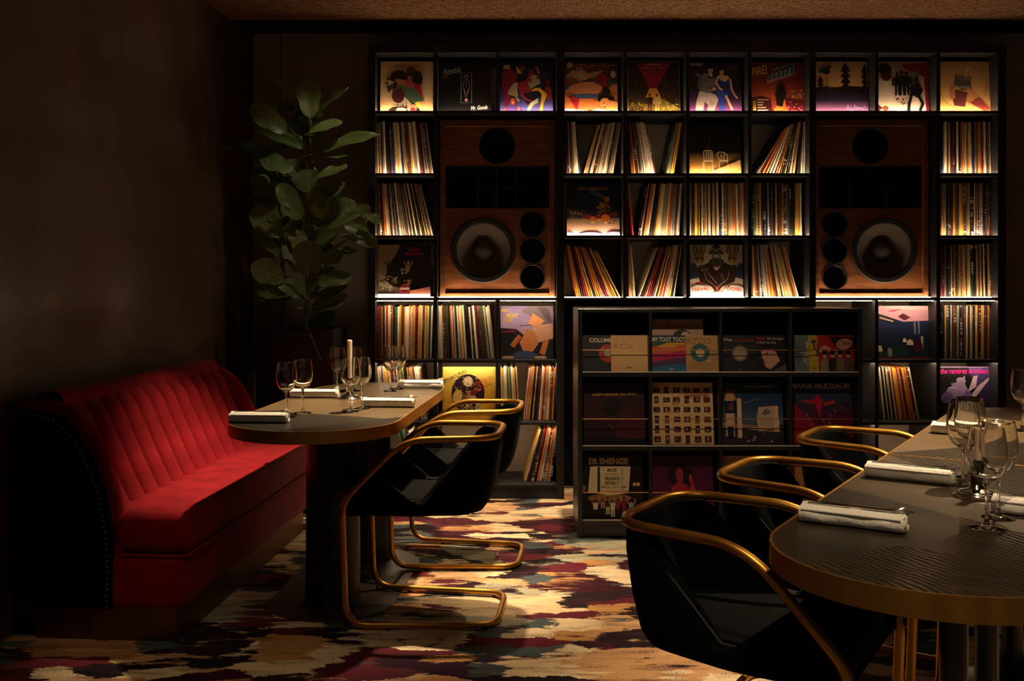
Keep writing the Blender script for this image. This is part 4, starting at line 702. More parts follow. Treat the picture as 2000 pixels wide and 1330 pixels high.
for j in range(6):
    for i in range(6):
        cx, cy = .075 + .165 * i, .875 - .157 * j; w_, h_ = (.035, .055) if q.random() < .22 else (.054, .038)
        ph += [r_(cx - w_, cy - h_, cx + w_, cy + h_, q.choice(['#2a1c1c', '#3a2420', '#1c1a22', '#4a2c26'])), e_(cx + q.uniform(-.02, .02), cy, .02, .024, q.choice(['#8a5a44', '#b98a6a', '#6a3a34']), n=7), p_(q.choice(['#6a2a34', '#3a4a5a', '#9a7a5a']), (cx - w_ * .8, cy - h_), (cx + w_ * .7, cy - h_), (cx + w_ * .2, cy - h_ * .2))]
rc('cream record cover with a grid of small photographs', 1, 1275, LPW, LPW, '#d8b482', ph + [t_('THE BEST OF', .52, .765, .4, .03, '#3a1c1c', 0, 0, .02), squig(.52, .81, .42, .05, '#b02c34', .014, 16, 6), ('l', [(.34, .66), (.44, .66), (.44, .77), (.34, .77), (.34, .66)], '#b02c34', .01)], dy=.05, lean=R(9))
rc('blue record cover with a cream tower and evening street', 1, 1412, LPW, LPW, '#1c3450', [g_(0, .3, 1, 1, '#4a5a78', '#1c3c5c', '#142c48'), r_(0, 0, 1, .32, '#2a2c38'), squig(.40, .935, .18, .03, '#c9a88c', .012, 14, 1), squig(.62, .935, .26, .03, '#c9a88c', .012, 18, 2), r_(.06, .12, .2, .74, '#c9a888'), p_('#c08a5c', (.04, .72), (.08, .82), (.2, .82), (.24, .72)), *[l_('#c9683c', .01, (.14 + .018 * i, .82), (.14 + .032 * i, .88)) for i in range(-3, 4)], r_(.05, .5, .25, .70, '#161c30'), l_('#c04a4a', .016, (.13, .55), (.13, .65)), l_('#c04a4a', .016, (.17, .55), (.17, .67)), r_(.25, .1, .32, .74, '#d8b894'), p_('#b8a08c', (.56, .4), (.6, .6), (.9, .62), (.94, .3), (.6, .2)), r_(.84, .2, .92, .62, '#d8b48c'), *scat(9, .66, .48, .78, .56, .022, ['#2a2a30', '#4a3a34'], 71), *[l_('#e0b088', .012, (.0, .34 - .03 * i), (.94, .26 - .03 * i)) for i in range(3)], *scat(26, .1, .03, .9, .2, .02, ['#6a3a38', '#3a3a48', '#a8805c', '#22242e'], 72), l_('#7a8a94', .008, (.36, .66), (.62, .74)), p_('#161c30', (.08, .1), (.18, .1), (.18, .28), (.08, .28))], dy=.05, lean=R(9))
rc('crimson and blue record cover with tall capitals and a red bird shape', 1, 1549, LPW, LPW, '#3a2440', [g_(0, 0, 1, .5, '#7a1434', '#4a1a3c'), g_(0, .5, 1, 1, '#4a1a3c', '#2c3a5c', '#2a3a54'), p_('#8a1638', (0, 0), (0, .7), (.4, .3), (.7, 0)), p_('#b81c3c', (.36, .72), (.44, .8), (.52, .72), (.46, .42)), p_('#b0203c', (.12, .70), (.36, .72), (.36, .64)), p_('#c0342c', (.52, .66), (.7, .72), (.72, .66), (.54, .62)), t_('MARIA MULDAUR', .0, .90, .98, .085, '#c9b8a8', 0, 0, .03), *[l_('#c9b0b0', .007, (x, y_), (x + .02, y_ - .05)) for x, y_ in ((.05, .62), (.24, .5), (.28, .42), (.5, .4), (.62, .5), (.7, .56), (.82, .62), (.3, .34), (.6, .36))], *scat(22, .38, .16, .62, .26, .016, ['#d8b49a', '#8a5a4a', '#f0d8c0'], 73)], dy=.05, lean=R(9))
rc('night concert record cover with a lit round marquee above a cheering crowd', 2, 1137, LPW, LPW, '#151217', [e_(.45, .32, .36, .07, '#8a6440'), p_('#d8c49a', (.10, .42), (.14, .83), (.8, .83), (.76, .40), (.44, .36)), p_('#2c3440', (.25, .40), (.26, .82), (.3, .82), (.3, .40)), r_(.64, .44, .68, .8, '#a8b0a0'), p_('#3a2c2c', (.12, .82), (.12, .96), (.76, .98), (.78, .84), (.45, .86)), t_('ER SHENGE', .12, .86, .64, .10, '#e0cba0', 0, 0, .03), t_('MAZE', .42, .74, .15, .055, '#2a2022', 0, 0, .02), t_('FEATURING', .4, .685, .2, .03, '#4a3a34'), t_('FRANKIE', .38, .60, .24, .06, '#2a2022', 0, 0, .02), t_('BEVERLY', .38, .53, .24, .055, '#2a2022', 0, 0, .02), t_('NOV 14, 15 & 17   8 PM', .32, .475, .4, .035, '#2a2022', 0, 0, .02), l_('#a03c34', .016, (.12, .40), (.44, .42), (.76, .42)), e_(.86, .54, .03, .03, '#d8a860'), e_(.92, .54, .03, .03, '#d8a860'), e_(.03, .48, .04, .05, '#8a6444'), r_(0, 0, 1, .26, '#100d10'), *[z for i, (x, c, l) in enumerate(((.22, '#d8c8a8', '#1c1818'), (.34, '#a86a70', '#1c1818'), (.42, '#2a2424', '#d8c4a4'), (.50, '#d8c8a4', '#d8c4a4'), (.58, '#7a2c34', '#2a1c1c'), (.68, '#8a1c3c', '#8a1c3c'), (.8, '#8a949a', '#1c1818'))) for z in fig(x, .02 + .02 * (i % 3), .27, c, l, '#a87a5c', 0, '#1a1210', 1)], p_('#2c2a30', (.93, .05), (.96, .05), (.98, .3), (.95, .3))], dy=.04, lean=R(8))
rc('tall cream edged sleeve leaning behind the night concert cover', 2, 1248, .012, .25, '#c49a5c', [l_('#6a4a2c', .3, (.5, .02), (.5, .98))], dy=.062, lean=R(5), rl=R(-3))
rc('purple record cover with a dark haired woman in a red dress', 2, 1275, LPW, LPW, '#4a1434', [g_(0, 0, 1, 1, '#6a1440', '#54143c', '#3c1230'), e_(.46, .70, .21, .20, '#241018', 0, 24), e_(.45, .70, .062, .10, '#9a3040'), p_('#9a3040', (.41, .64), (.5, .64), (.5, .54), (.42, .54)), e_(.43, .725, .012, .008, '#2a1018'), e_(.475, .725, .012, .008, '#2a1018'), e_(.452, .66, .02, .009, '#6a1424'), p_('#a02c3c', (.34, .52), (.4, .56), (.5, .56), (.58, .52), (.56, .46), (.36, .46)), p_('#b8142c', (.38, .48), (.6, .48), (.64, .2), (.7, .0), (.34, .0)), l_('#a8343c', .06, (.36, .5), (.32, .34), (.36, .2), (.56, .16)), l_('#a8343c', .05, (.62, .5), (.72, .34), (.62, .66)), l_('#8a2440', .012, (.08, .85), (.22, .85)), l_('#8a2440', .012, (.72, .85), (.94, .85)), e_(.63, .66, .025, .04, '#b8404a')], dy=.04, lean=R(8))
rc('tan topped record cover with a dark car and a large numeral two', 2, 1412, LPW, LPW, '#b08a66', [r_(0, 0, 1, .78, '#2a2426'), t_('HISTORY OF THE', .3, .86, .28, .035, '#2a1c18', 0, 0, .03), squig(.6, .877, .11, .03, '#2a1c18', .014, 9, 3), e_(.4, .70, .38, .14, '#17141a'), t_('2', .36, .64, .08, .12, '#c9a060', 0, .1, .02), *scat(40, .05, .3, .95, .68, .03, ['#3a3438', '#4a4244', '#1c1a1e', '#5a4a44'], 81), e_(.02, .95, .02, .015, '#5a3a2c')], dy=.04, lean=R(8))
rc('tan record cover at the left of the lower fourth bin, behind the chair rails', 2, 1550, LPW, LPW, '#a8764c', [r_(.24, 0, 1, 1, '#1c171b'), r_(.0, .35, .2, .42, '#6a4a34'), p_('#c9a078', (.26, .2), (.4, .5), (.46, .2)), p_('#3a4a70', (.48, .1), (.5, .45), (.58, .3))], dy=.04, lean=R(8))

# ================================================================ banquette along the left wall
BL = 1.62
bq = empty('banquette', (-1.738, 3.50, 0), R(-4.2)); tag(bq, 'crimson velvet banquette with a channelled back against the dark wall', 'banquette')
XF = .60
MB().box((.05, .03, 0), (XF - .035, BL - .03, .12)).build('brass_plinth', M['plinthbrass'], bq, bevel=.003)
MB().box((.04, 0, .12), (XF, BL, .305)).build('seat_base', M['velvet_red'], bq, smooth=50, bevel=.025, seg=4)
sc = MB().box((.24, .012, .308), (XF + .015, BL - .012, .452)); sc.build('seat_cushion', M['velvet_red'], bq, smooth=60, bevel=.04, seg=5)
pp = fillet([(.36, .006, .306), (XF + .006, .006, .306), (XF + .006, BL - .006, .306), (.36, BL - .006, .306)], .03, 6)
MB().tube(pp, .006, 8).build('piping', M['velvet_red'], bq, smooth=60)
# back: core, twelve channels and a top roll
def bprof(t):                       # t 0 seat .. 1 top: x, z of the back surface
    return (.335 - .20 * t ** .9, .40 + .425 * t)
core = MB(); pr = [(.0, .3), (.30, .3), (.30, .42), (.10, .83), (.0, .83)]
core.add([(x, .07, z) for x, z in pr] + [(x, BL - .07, z) for x, z in pr], [tuple(range(4, -1, -1)), tuple(range(5, 10))] + [(i, (i + 1) % 5, 5 + (i + 1) % 5, 5 + i) for i in range(5)]); core.build('back_frame', M['velvet_red'], bq)
NCH = 12; y0 = .07; cw = (BL - .14) / NCH
def channel(u, v):
    x, z = bprof(v); e = 1 - (2 * u - 1) ** 2; bl = .042 * math.sqrt(max(e, 0)) * (1 - .75 * max(0, (v - .8) / .2) ** 2)
    return (x + bl * .9 - .012, u * cw, z + bl * .42)
cm = MB().grid(channel, 10, 16).mesh('back_channel', 70)
for i in range(NCH):
    c = link('back_channel', cm, M['velvet_red'], bq); c.location = (0, y0 + i * cw, 0)
def roll(u, v):
    a = R(-40 + 220 * v); r = .048; return (.082 + r * 1.15 * math.cos(a), .06 + u * (BL - .12), .825 + r * math.sin(a))
MB().grid(roll, 24, 12).build('top_roll', M['velvet_red'], bq, smooth=70)
# end wings: dark outer panel, velvet inner face and rolled rim, nailheads
wp = [(.0, .12), (.35, .12), (.352, .30), (.345, .41), (.325, .52), (.285, .63), (.23, .73), (.17, .79), (.10, .815), (.0, .82)]
for ye, s in ((0, 1), (BL, -1)):
    a, b_, c = ye - .004 * s, ye + .012 * s, ye + .072 * s
    def pan(y1, y2, shrink=1.0):
        m = MB(); n = len(wp); q = [(x * shrink, .12 + (z - .12) * shrink) for x, z in wp]
        m.add([(x, y1, z) for x, z in q] + [(x, y2, z) for x, z in q], [tuple(range(n)), tuple(range(2 * n - 1, n - 1, -1))] + [(i, (i + 1) % n, n + (i + 1) % n, n + i) for i in range(n)]); return m
    pan(a, b_, .985).build('outer_panel', M['velvet_black'], bq)
    pan(b_, c).build('wing', M['velvet_red'], bq, smooth=45, bevel=.012, seg=3)
    rim = [(x + .004, (b_ + c) / 2, z + .002) for x, z in fillet([Vector((x, z, 0)) for x, z in wp[1:]], .06, 5) and [(p.x, p.y) for p in fillet([Vector((x, z, 0)) for x, z in wp[1:]], .06, 5)]]
    MB().tube(rim, .026, 12).build('rolled_rim', M['velvet_red'], bq, smooth=70)
    st = MB(); pts = fillet([Vector((x * .985 - .02, .12 + (z - .12) * .985 - .012, 0)) for x, z in wp[1:]], .05, 5); d = 0
    for i in range(len(pts) - 1):
        seg = pts[i + 1] - pts[i]
        while d < seg.length:
            p = pts[i] + seg.normalized() * d
            st.lathe([(.0045, 0), (.0036, .0022), (0, .0034)], 7, (p.x, a, p.y), axis='y') if s > 0 else st.lathe([(.0045, 0), (.0036, -.0022), (0, -.0034)], 7, (p.x, a, p.y), axis='y'); d += .02
        d -= seg.length
    so = st.build('nailheads', M['steel'], bq); so['kind'] = 'stuff'

# ================================================================ tables
TZ = .75
def stadium(L0, L1, hw, r0=True, r1=True, n=18):          # outline, length along y, ccw
    pts = []
    if r1: pts += [(hw * math.cos(R(180 * k / n)), L1 - hw + hw * math.sin(R(180 * k / n))) for k in range(n + 1)]
    else: pts += [(hw, L1), (-hw, L1)]
    if r0: pts += [(hw * math.cos(R(180 + 180 * k / n)), L0 + hw + hw * math.sin(R(180 + 180 * k / n))) for k in range(n + 1)]
    else: pts += [(-hw, L0), (hw, L0)]
    return pts
def clip(poly, a, b_, keep):                              # half-plane cut, keep left (+1) or right (-1) of a->b
    out = []; nrm = (-(b_[1] - a[1]), b_[0] - a[0])
    d = [((p[0] - a[0]) * nrm[0] + (p[1] - a[1]) * nrm[1]) * keep for p in poly]
    for i in range(len(poly)):
        j = (i + 1) % len(poly)
        if d[i] >= 0: out.append(poly[i])
        if d[i] * d[j] < 0: t = d[i] / (d[i] - d[j]); out.append((poly[i][0] + (poly[j][0] - poly[i][0]) * t, poly[i][1] + (poly[j][1] - poly[i][1]) * t))
    return out
def table(label, loc, rz, L0, L1, hw, r0, r1, panels, legs, group):
    t = empty('dining_table', (loc[0], loc[1], 0), rz); tag(t, label, 'table', group)
    out = stadium(L0, L1, hw, r0, r1)
    ins = stadium(L0 + (.006 if r0 else .004), L1 - (.006 if r1 else .004), hw - .006, r0, r1)
    MB().prism(stadium(L0 + .004, L1 - .004, hw - .004, r0, r1), TZ - .038, TZ - .002).build('table_core', M['black'], t)
    rim = MB(); n = len(out)
    rows = [(out, TZ - .044), (out, TZ + .0003), (ins, TZ + .0003), (ins, TZ - .003)]
    for q, z in rows: rim.v += [(x, y, z) for x, y in q]
    for k in range(3): rim.f += [(k * n + i, k * n + (i + 1) % n, (k + 1) * n + (i + 1) % n, (k + 1) * n + i) for i in range(n)]; rim.c += [None] * n
    rim.build('brass_rim', M['brassrim'], t, smooth=35)
    for mat, cuts in panels:
        pl = ins
        for a, b_, k in cuts: pl = clip(pl, a, b_, k)
        if len(pl) > 2:
            cx = sum(p[0] for p in pl) / len(pl); cy = sum(p[1] for p in pl) / len(pl)
            MB().prism(pl, TZ - .002, TZ).build('veneer_panel', VEN[mat], t)
    legs(t); return t
def left_legs(t):
    base = stadium(-.56, .48, .25); MB().prism(base, 0.0005, .0035).build('base_plate', M['basewood'], t, bevel=.001)
    for y in (-.30, .30): MB().lathe([(.115, .0035), (.108, .02), (.105, .40), (.105, TZ - .038)], 36, (0, y, 0)).build('pedestal', M['blackmetal'], t, smooth=40)
    MB().box((-.12, -.45, TZ - .05), (.12, .45, TZ - .038)).build('top_bracket', M['blackmetal'], t)
M['basewood'] = noise_mat('dark_bronze_plate', '#3a2c25', '#4a382d', 6, .45, .2)
TL = (-.685, 4.245); TLR = R(-4.6)
A, B_, C_, D_ = (-.02, -.86), (.31, -.50), (-.31, -.38), (.31, -.2)
E_, F_ = (-.31, .35), (.31, .52)
table('dark oval table with brass rim in front of the red banquette', TL, TLR, -.86, .86, .315, True, True, [
    (2, [((-.12, -.90), (.33, -.42), -1)]), (0, [((-.12, -.90), (.33, -.42), 1), ((-.32, -.30), (.32, -.52), -1)]), (3, [((-.12, -.90), (.33, -.42), 1), ((-.32, -.30), (.32, -.52), 1), ((-.32, .06), (.32, .30), -1)]),
    (1, [((-.32, .06), (.32, .30), 1), ((-.1, .9), (.33, .38), 1)][:1] + [((.05, .90), (.33, .42), -1)]), (2, [((-.32, .06), (.32, .30), 1), ((.05, .90), (.33, .42), 1)])], left_legs, None)
# the two right-hand tables stand end to end, turned to the shelves
RT = math.atan2(.534, .846); UX, UY = .534, .846; V0 = -.335
def uv(u, v): return (UX * u + UY * v, UY * u - UX * v)
def right_legs(ys):
    def f(t):
        for y in ys:
            MB().lathe([(.16, 0.001), (.158, .012), (.10, .03), (.055, .06), (.033, .12), (.029, .2), (.029, TZ - .06), (.05, TZ - .045), (.05, TZ - .038)], 32, (0, y, 0)).build('pedestal', M['blackmetal'], t, smooth=40)
        MB().box((-.10, min(ys) - .12, TZ - .05), (.10, max(ys) + .12, TZ - .038)).build('top_bracket', M['blackmetal'], t)
    return f
def lo(u, v, cu): return (v - V0, u - cu)                  # table-local (x, y) of a (u, v) place
cu = 2.406; rz = -RT
l1 = (lo(1.82, -.506, cu), lo(2.018, -.389, cu)); l2 = (lo(2.018, -.389, cu), lo(1.989, -.176, cu)); l3 = (lo(2.517, -.629, cu), lo(2.285, -.255, cu)); l5 = (lo(3.07, -.63, cu), lo(2.82, -.417, cu)); mid = (lo(2.1, -.30, cu), lo(2.9, -.40, cu))
table('near right dark table with a rounded brass end nearest the viewer', uv(cu, V0), rz, -.68, .68, .30, True, False, [
    (2, [(l1[0], l1[1], -1), (l2[0], l2[1], -1)]), (0, [(l1[0], l1[1], 1), (l2[0], l2[1], -1)]), (2, [(l2[0], l2[1], 1), (l3[0], l3[1], -1), (mid[0], mid[1], -1)]), (0, [(l2[0], l2[1], 1), (l3[0], l3[1], -1), (mid[0], mid[1], 1)]),
    (1, [(l3[0], l3[1], 1), (l5[0], l5[1], -1)]), (2, [(l3[0], l3[1], 1), (l5[0], l5[1], 1)])], right_legs((-.12, .42)), 'tables joined end to end on the right')
cf = 3.79
f1 = (lo(3.10, -.64, cf), lo(3.372, -.439, cf)); f2 = (lo(3.55, -.635, cf), lo(3.95, -.30, cf)); f3 = (lo(4.15, -.64, cf), lo(4.05, -.2, cf))
table('far right dark table joined to the near one, its rounded end toward the shelves', uv(cf, V0), rz, -.70, .74, .30, False, True, [
    (2, [(f1[0], f1[1], -1)]), (3, [(f1[0], f1[1], 1), (f3[0], f3[1], -1)]), (2, [(f1[0], f1[1], 1), (f3[0], f3[1], 1)])], right_legs((-.35, .25)), 'tables joined end to end on the right')

# ================================================================ brass tube chairs
def make_chair(label):
    t = empty('tub_chair'); tag(t, label, 'chair', 'brass tube tub chairs')
    fw, rw, br = .235, .195, .19
    side = [(-.275, 0, .0), ]
    def half(s):
        return [(-.275, s * br, .0124), (.27, s * fw, .0124), (.285, s * fw, .455), (.06, s * (fw - .006), .685), (-.275, s * rw, .69)]
    a = half(1); b2 = half(-1)
    loop = a + b2[::-1]; rad = [.085, .085, .06, .09, .11] + [.11, .09, .06, .085, .085]
    # closed loop: base rear left .. front .. arm .. back .. other arm .. base
    pts = fillet(loop, rad, 8, True)
    MB().tube(pts, .0122, 14, True).build('tube_frame', M['brass'], t, smooth=70)
    # upholstered bucket hung in the loop
    top = fillet([a[2], a[3], a[4], b2[4], b2[3], b2[2]], [0, .09, .11, .11, .09, 0], 8)
    dense = [top[0]]
    for p0, p1 in zip(top, top[1:]):                   # even out the spacing so that the cut has clean edges
        k = max(1, int((p1 - p0).length / .018)); dense += [p0.lerp(p1, i / k) for i in range(1, k + 1)]
    top = dense; n = len(top)
    m = MB(); rows = []
    def ringrow(zf, inset, fwd, zabs=None):
        r = []
        for p in top:
            back = max(0, min(1, (.06 - p.x) / .33))
            zt = p.z if p.x < -.205 else max(.452, min(p.z, max(.69 - .238 * (p.x + .205) / .185, .452 + .82 * (p.x - .02))))      # V-shaped cut under the arms
            z = .405 + (zt - .405) * zf
            r.append((p.x + fwd * back * (1 - zf) - (.0 if p.x < .2 else .02 * (1 - zf)), p.y * (1 - inset), z))
        return r
    outer = [ringrow(1, .0, 0), ringrow(.75, -.02, .01), ringrow(.4, -.01, .03), ringrow(.12, .0, .045), ringrow(.03, .03, .06), ringrow(0, .09, .085)]
    inner = [ringrow(.97, .10, -.06), ringrow(.6, .13, -.01), ringrow(.25, .2, .05)]
    inner = [[(x + (.028 if x < .05 else 0), y, z) for x, y, z in r] for r in inner]
    allr = inner[::-1] + outer
    for r in allr: m.v += r
    for k in range(len(allr) - 1): m.f += [(k * n + i, k * n + i + 1, (k + 1) * n + i + 1, (k + 1) * n + i) for i in range(n - 1)]; m.c += [None] * (n - 1)
    last = (len(allr) - 1) * n
    m.f.append(tuple(last + i for i in range(n))); m.c.append(None)          # underside
    m.build('bucket_upholstery', M['velvet_black'], t, smooth=60)
    tp = top[::2] + [top[-1]]
    sp = [(p.x + (.06 if p.x < -.1 else 0) - (.03 if p.x > .2 else 0), p.y * .84) for p in tp]
    MB().prism([(x, y) for x, y in sp][::-1], .41, .462).build('seat_cushion', M['velvet_black'], t, smooth=60, bevel=.018, seg=3)
    for s in (-1, 1): MB().tube([(.22, s * .222, .462), (.0, s * .216, .462), (-.19, s * .20, .655)], .003, 6).build('seam', M['seam'], t)
    for gx, gy in ((-.23, .195), (-.23, -.195), (.12, .224), (.12, -.224)): MB().lathe([(.008, -.0043), (.009, -.003), (.009, .003)], 12, (gx, gy, 0)).build('glide', M['black'], t, smooth=40)
    return t
M['seam'] = noise_mat('dark_grey_cord', '#151617', '#1e1f20', 20, .7)
def place_chair(src, loc, rz, label):
    o = src if src.get('fresh') else copy_tree(src)
    if 'fresh' in src: del src['fresh']
    o.location = (loc[0], loc[1], .0045); o.rotation_euler = (0, 0, rz); o['label'] = label; return o
ch = make_chair('x'); ch['fresh'] = 1
place_chair(ch, (-.315, 3.82), R(180 - 4.5), 'brass tube chair nearest on the open side of the small left table')
place_chair(ch, (-.235, 4.57), R(180 - 5), 'brass tube chair further back at the small left table, close to the shelves')
for u, lab in ((2.30, 'brass tube chair nearest the viewer at the right tables, back toward the camera'), (2.935, 'middle of the three brass tube chairs along the right tables'), (3.74, 'farthest brass tube chair along the right tables, in front of the rack')):
    x, y = uv(u, -.775); place_chair(ch, (x, y), -RT, lab)

# ================================================================ table ware
gp = [(0, .0), (.034, .0), (.0345, .0015), (.030, .003), (.012, .0065), (.0055, .012), (.0038, .022), (.0034, .055), (.0036, .082), (.006, .092), (.014, .098), (.026, .107), (.0355, .125), (.0395, .146), (.0385, .170), (.0345, .197), (.0325, .208)]
gi = [(.0318, .2082), (.0336, .197), (.0375, .170), (.0384, .146), (.0345, .126), (.025, .1085), (.013, .1005), (.0, .098)]
gm = MB().lathe(gp + gi, 40, cap=False).mesh('wine_glass', 60)
def glass_at(x, y, lab, sc=1.0):
    o = link('wine_glass', gm, M['glass']); o.location = (x, y, TZ + .0006); o.scale = (sc, sc, sc); tag(o, lab, 'wine glass', 'stemmed wine glasses'); return o
for (x, y), lab in zip([(-.852, 3.76), (-.816, 3.88), (-.812, 4.63), (-.745, 4.68), (-.637, 3.93), (-.606, 4.02), (-.568, 4.67), (-.545, 4.775)], [
    'wine glass nearest the red banquette, left of its pair by the front left napkin', 'wine glass right of its pair by the front left napkin',
    'wine glass left of the candle at the back of the small table', 'wine glass directly behind the ivory candle', 'wine glass in front of the ivory candle, left of its pair', 'wine glass right of its pair beside the near right napkin of the small table',
    'left wine glass of the pair at the far end of the small table', 'right wine glass of the pair at the far end of the small table']): glass_at(x, y, lab)
for (x, y), lab in zip([(1.124, 2.48), (1.188, 2.585), (.978, 2.05), (1.046, 2.14), (1.755, 3.42), (1.85, 3.50)], [
    'wine glass left of the silver candle foot on the near right table', 'wine glass just behind the silver candle foot on the right table', 'nearest wine glass on the right table, front one of its pair', 'wine glass right of the nearest one on the right table',
    'wine glass at the right picture edge on the far right table', 'wine glass cut by the picture edge, furthest on the far right table']): glass_at(x, y, lab)
# rolled napkins with fork and knife laid on top
def napkin_mesh():
    m = MB(); L = .21; q = random.Random(3); rows = 22; n = 18
    for i in range(rows + 1):
        f = i / rows; y = -L / 2 + L * f; w_ = .028 + .0012 * math.sin(f * 9); h = .017 + .0008 * math.sin(f * 13 + 1)
        for k in range(n):
            a = 2 * math.pi * k / n; c, s = math.cos(a), math.sin(a); e = .75
            X = w_ * (abs(c) ** e) * (1 if c > 0 else -1); Z = h * (abs(s) ** e) * (1 if s > 0 else -1) + h
            if s > .2: Z += .0035 * math.exp(-((X + .008) / .006) ** 2) + .0006 * math.sin(f * 31 + k)
            m.v.append((X + .0008 * math.sin(f * 17 + k), y + (.0015 * math.sin(k * 2.3) if i in (0, rows) else 0), max(0, Z)))
    for i in range(rows): m.f += [(i * n + k, (i + 1) * n + k, (i + 1) * n + (k + 1) % n, i * n + (k + 1) % n) for k in range(n)]
    m.c = [None] * len(m.f)
    return m.mesh('cloth', 60)
def spiral_mesh(s):
    m = MB(); pts = []
    for k in range(34):
        a = k * .62; r = .25 + .72 * k / 33; pts.append((.026 * r * math.cos(a), s * .106, .0175 + .0155 * r * math.sin(a)))
    m.tube(pts, .0016, 5); 
    return m.mesh('rolled_edge', 60)
def cap_mesh(s):
    m = MB(); n = 18; pts = [(.0275 * (abs(math.cos(2 * math.pi * k / n)) ** .75) * (1 if math.cos(2 * math.pi * k / n) > 0 else -1), s * .1045, .0172 + .0168 * (abs(math.sin(2 * math.pi * k / n)) ** .75) * (1 if math.sin(2 * math.pi * k / n) > 0 else -1)) for k in range(n)]
    m.add(pts + [(0, s * .1, .0172)], [(k, (k + 1) % n, n) for k in range(n)]); return m.mesh('rolled_end')
NM, SP, CP = napkin_mesh(), [spiral_mesh(1), spiral_mesh(-1)], [cap_mesh(1), cap_mesh(-1)]
def flap_mesh():
    m = MB(); m.grid(lambda u, v: (.004 + .026 * u, -.1 + .2 * v, .0352 + .0035 * math.sin(u * 3.1) - .006 * u * u), 8, 10); m.grid(lambda u, v: (.004 + .026 * u, -.1 + .2 * v, .0338 + .0035 * math.sin(u * 3.1) - .006 * u * u), 8, 10); return m.mesh('folded_flap', 60)
FL = flap_mesh()
def fork_mesh():
    m = MB(); z = .0025
    m.prism([(-.004, -.105), (.004, -.105), (.0055, -.095), (.0028, .02), (.003, .045), (.010, .058), (.0105, .068), (-.0105, .068), (-.010, .058), (-.003, .045), (-.0028, .02), (-.0055, -.095)], 0, z)
    for i in range(4):
        x = -.0093 + i * .0062; m.add([(x - .0011, .068, 0), (x + .0011, .068, 0), (x + .0008, .108, .010), (x - .0008, .108, .010), (x - .0011, .068, z), (x + .0011, .068, z), (x + .0008, .108, .0115), (x - .0008, .108, .0115)], [(0, 1, 2, 3), (4, 7, 6, 5), (0, 4, 5, 1), (1, 5, 6, 2), (2, 6, 7, 3), (3, 7, 4, 0)])
    return m.mesh('fork', 40, .0006, 1)
def knife_mesh():
    m = MB(); m.prism([(-.0055, -.105), (.0055, -.105), (.0045, .0), (.007, .01), (.0095, .07), (.004, .108), (-.004, .108), (-.0045, .0)], 0, .0028); return m.mesh('knife', 40, .0007, 1)
FK, KN = fork_mesh(), knife_mesh()
def setting(x, y, ang, where, tilt=0):
    t = empty('rolled_napkin', (x, y, TZ + .0006), ang); tag(t, 'rolled white napkin ' + where, 'napkin', 'rolled napkins on the tables')
    link('cloth', NM, M['linen'], t); link('folded_flap', FL, M['linen'], t)
    for k in range(2): link('rolled_end', CP[k], M['linen'], t); link('rolled_edge', SP[k], M['linen'], t)
    ca, sa = math.cos(ang), math.sin(ang)
    for nm, me, dx, dy, da, dz in (('table_knife', KN, -.002, .012, .03, .0385), ('table_fork', FK, -.014, -.006, -.06, .0370)):
        o = link(nm, me, M['steel']); o.location = (x + ca * dx - sa * dy, y + sa * dx + ca * dy, TZ + dz); o.rotation_euler = (R(tilt if nm == 'table_fork' else .8), R(0), ang + da)
        tag(o, ('steel knife' if nm == 'table_knife' else 'steel fork') + ' lying on the napkin ' + where, 'cutlery', 'cutlery laid on napkins')
H_ = R(-90)
setting(-.92, 3.625, H_ + R(-3), 'at the small table, front left')
setting(-.875, 4.42, H_ + R(-3), 'at the small table, back left')
setting(-.505, 4.08, H_ + R(-4), 'at the small table, near right')
setting(-.44, 4.83, H_ + R(-4), 'at the small table, far right')
for (u, v), wh in (((2.128, -.505), 'nearest the viewer on the right table'), ((2.70, -.50), 'by the middle chair on the right table'), ((3.61, -.49), 'by the farthest chair on the far right table'), ((2.43, -.17), 'at the right picture edge')):
    x, y = uv(u, v); setting(x, y, -RT + H_, wh)
# candles
def candle(x, y, lab, hb, hc, stem, cr=.0108):
    t = empty('candle_holder', (x, y, TZ + .0006)); tag(t, lab[0], 'candle holder')
    MB().lathe([(0, 0), (.052, 0), (.053, .004), (.050, .007), (.047, .0075), (.045, .011), (.039, .012), (.037, .015), (.028, .017), (.018, .021), (.012, .03)], 40, cap=False).build('foot', M['steel'], t, smooth=25)
    MB().lathe([(.0118, .029), (.014, .04), (.013, hb * .55), (.017, hb * .8), (.0165, hb - .012), (cr + .004, hb), (cr + .0006, hb), (cr + .0006, hb - .014), (0, hb - .014)], 32, cap=False).build('stem', M[stem], t, smooth=40)
    c = empty('candle', (x, y, TZ + .0006 + hb - .0135)); tag(c, lab[1], 'candle')
    MB().lathe([(0, 0), (cr, 0), (cr, hc - .002), (cr - .002, hc), (.004, hc - .002), (0, hc - .0025)], 24, cap=False).build('wax', M['wax'], c, smooth=40)
    MB().tube([(0, 0, hc - .004), (.0006, .0004, hc + .008)], .0009, 6).build('wick', M['black'], c)
candle(-.712, 4.365, ('silver candle holder in the middle of the small table', 'tall ivory candle standing among the glasses on the small table'), .085, .186, 'steel')
candle(1.097, 2.35, ('candle holder with silver foot and dark stem on the right table', 'short ivory candle behind the wine glasses on the right table'), .085, .088, 'blackmetal', .0112)
# cable on the base plate of the small table
pts = fillet([(-.56, 4.14, .0085), (-.545, 4.05, .0085), (-.50, 4.10, .0085), (-.47, 4.30, .0085)], .06, 6)
tag(MB().tube(pts, .004, 8).build('power_cable', M['black'], None, smooth=60), 'thin black cable lying on the foot of the small table', 'cable')

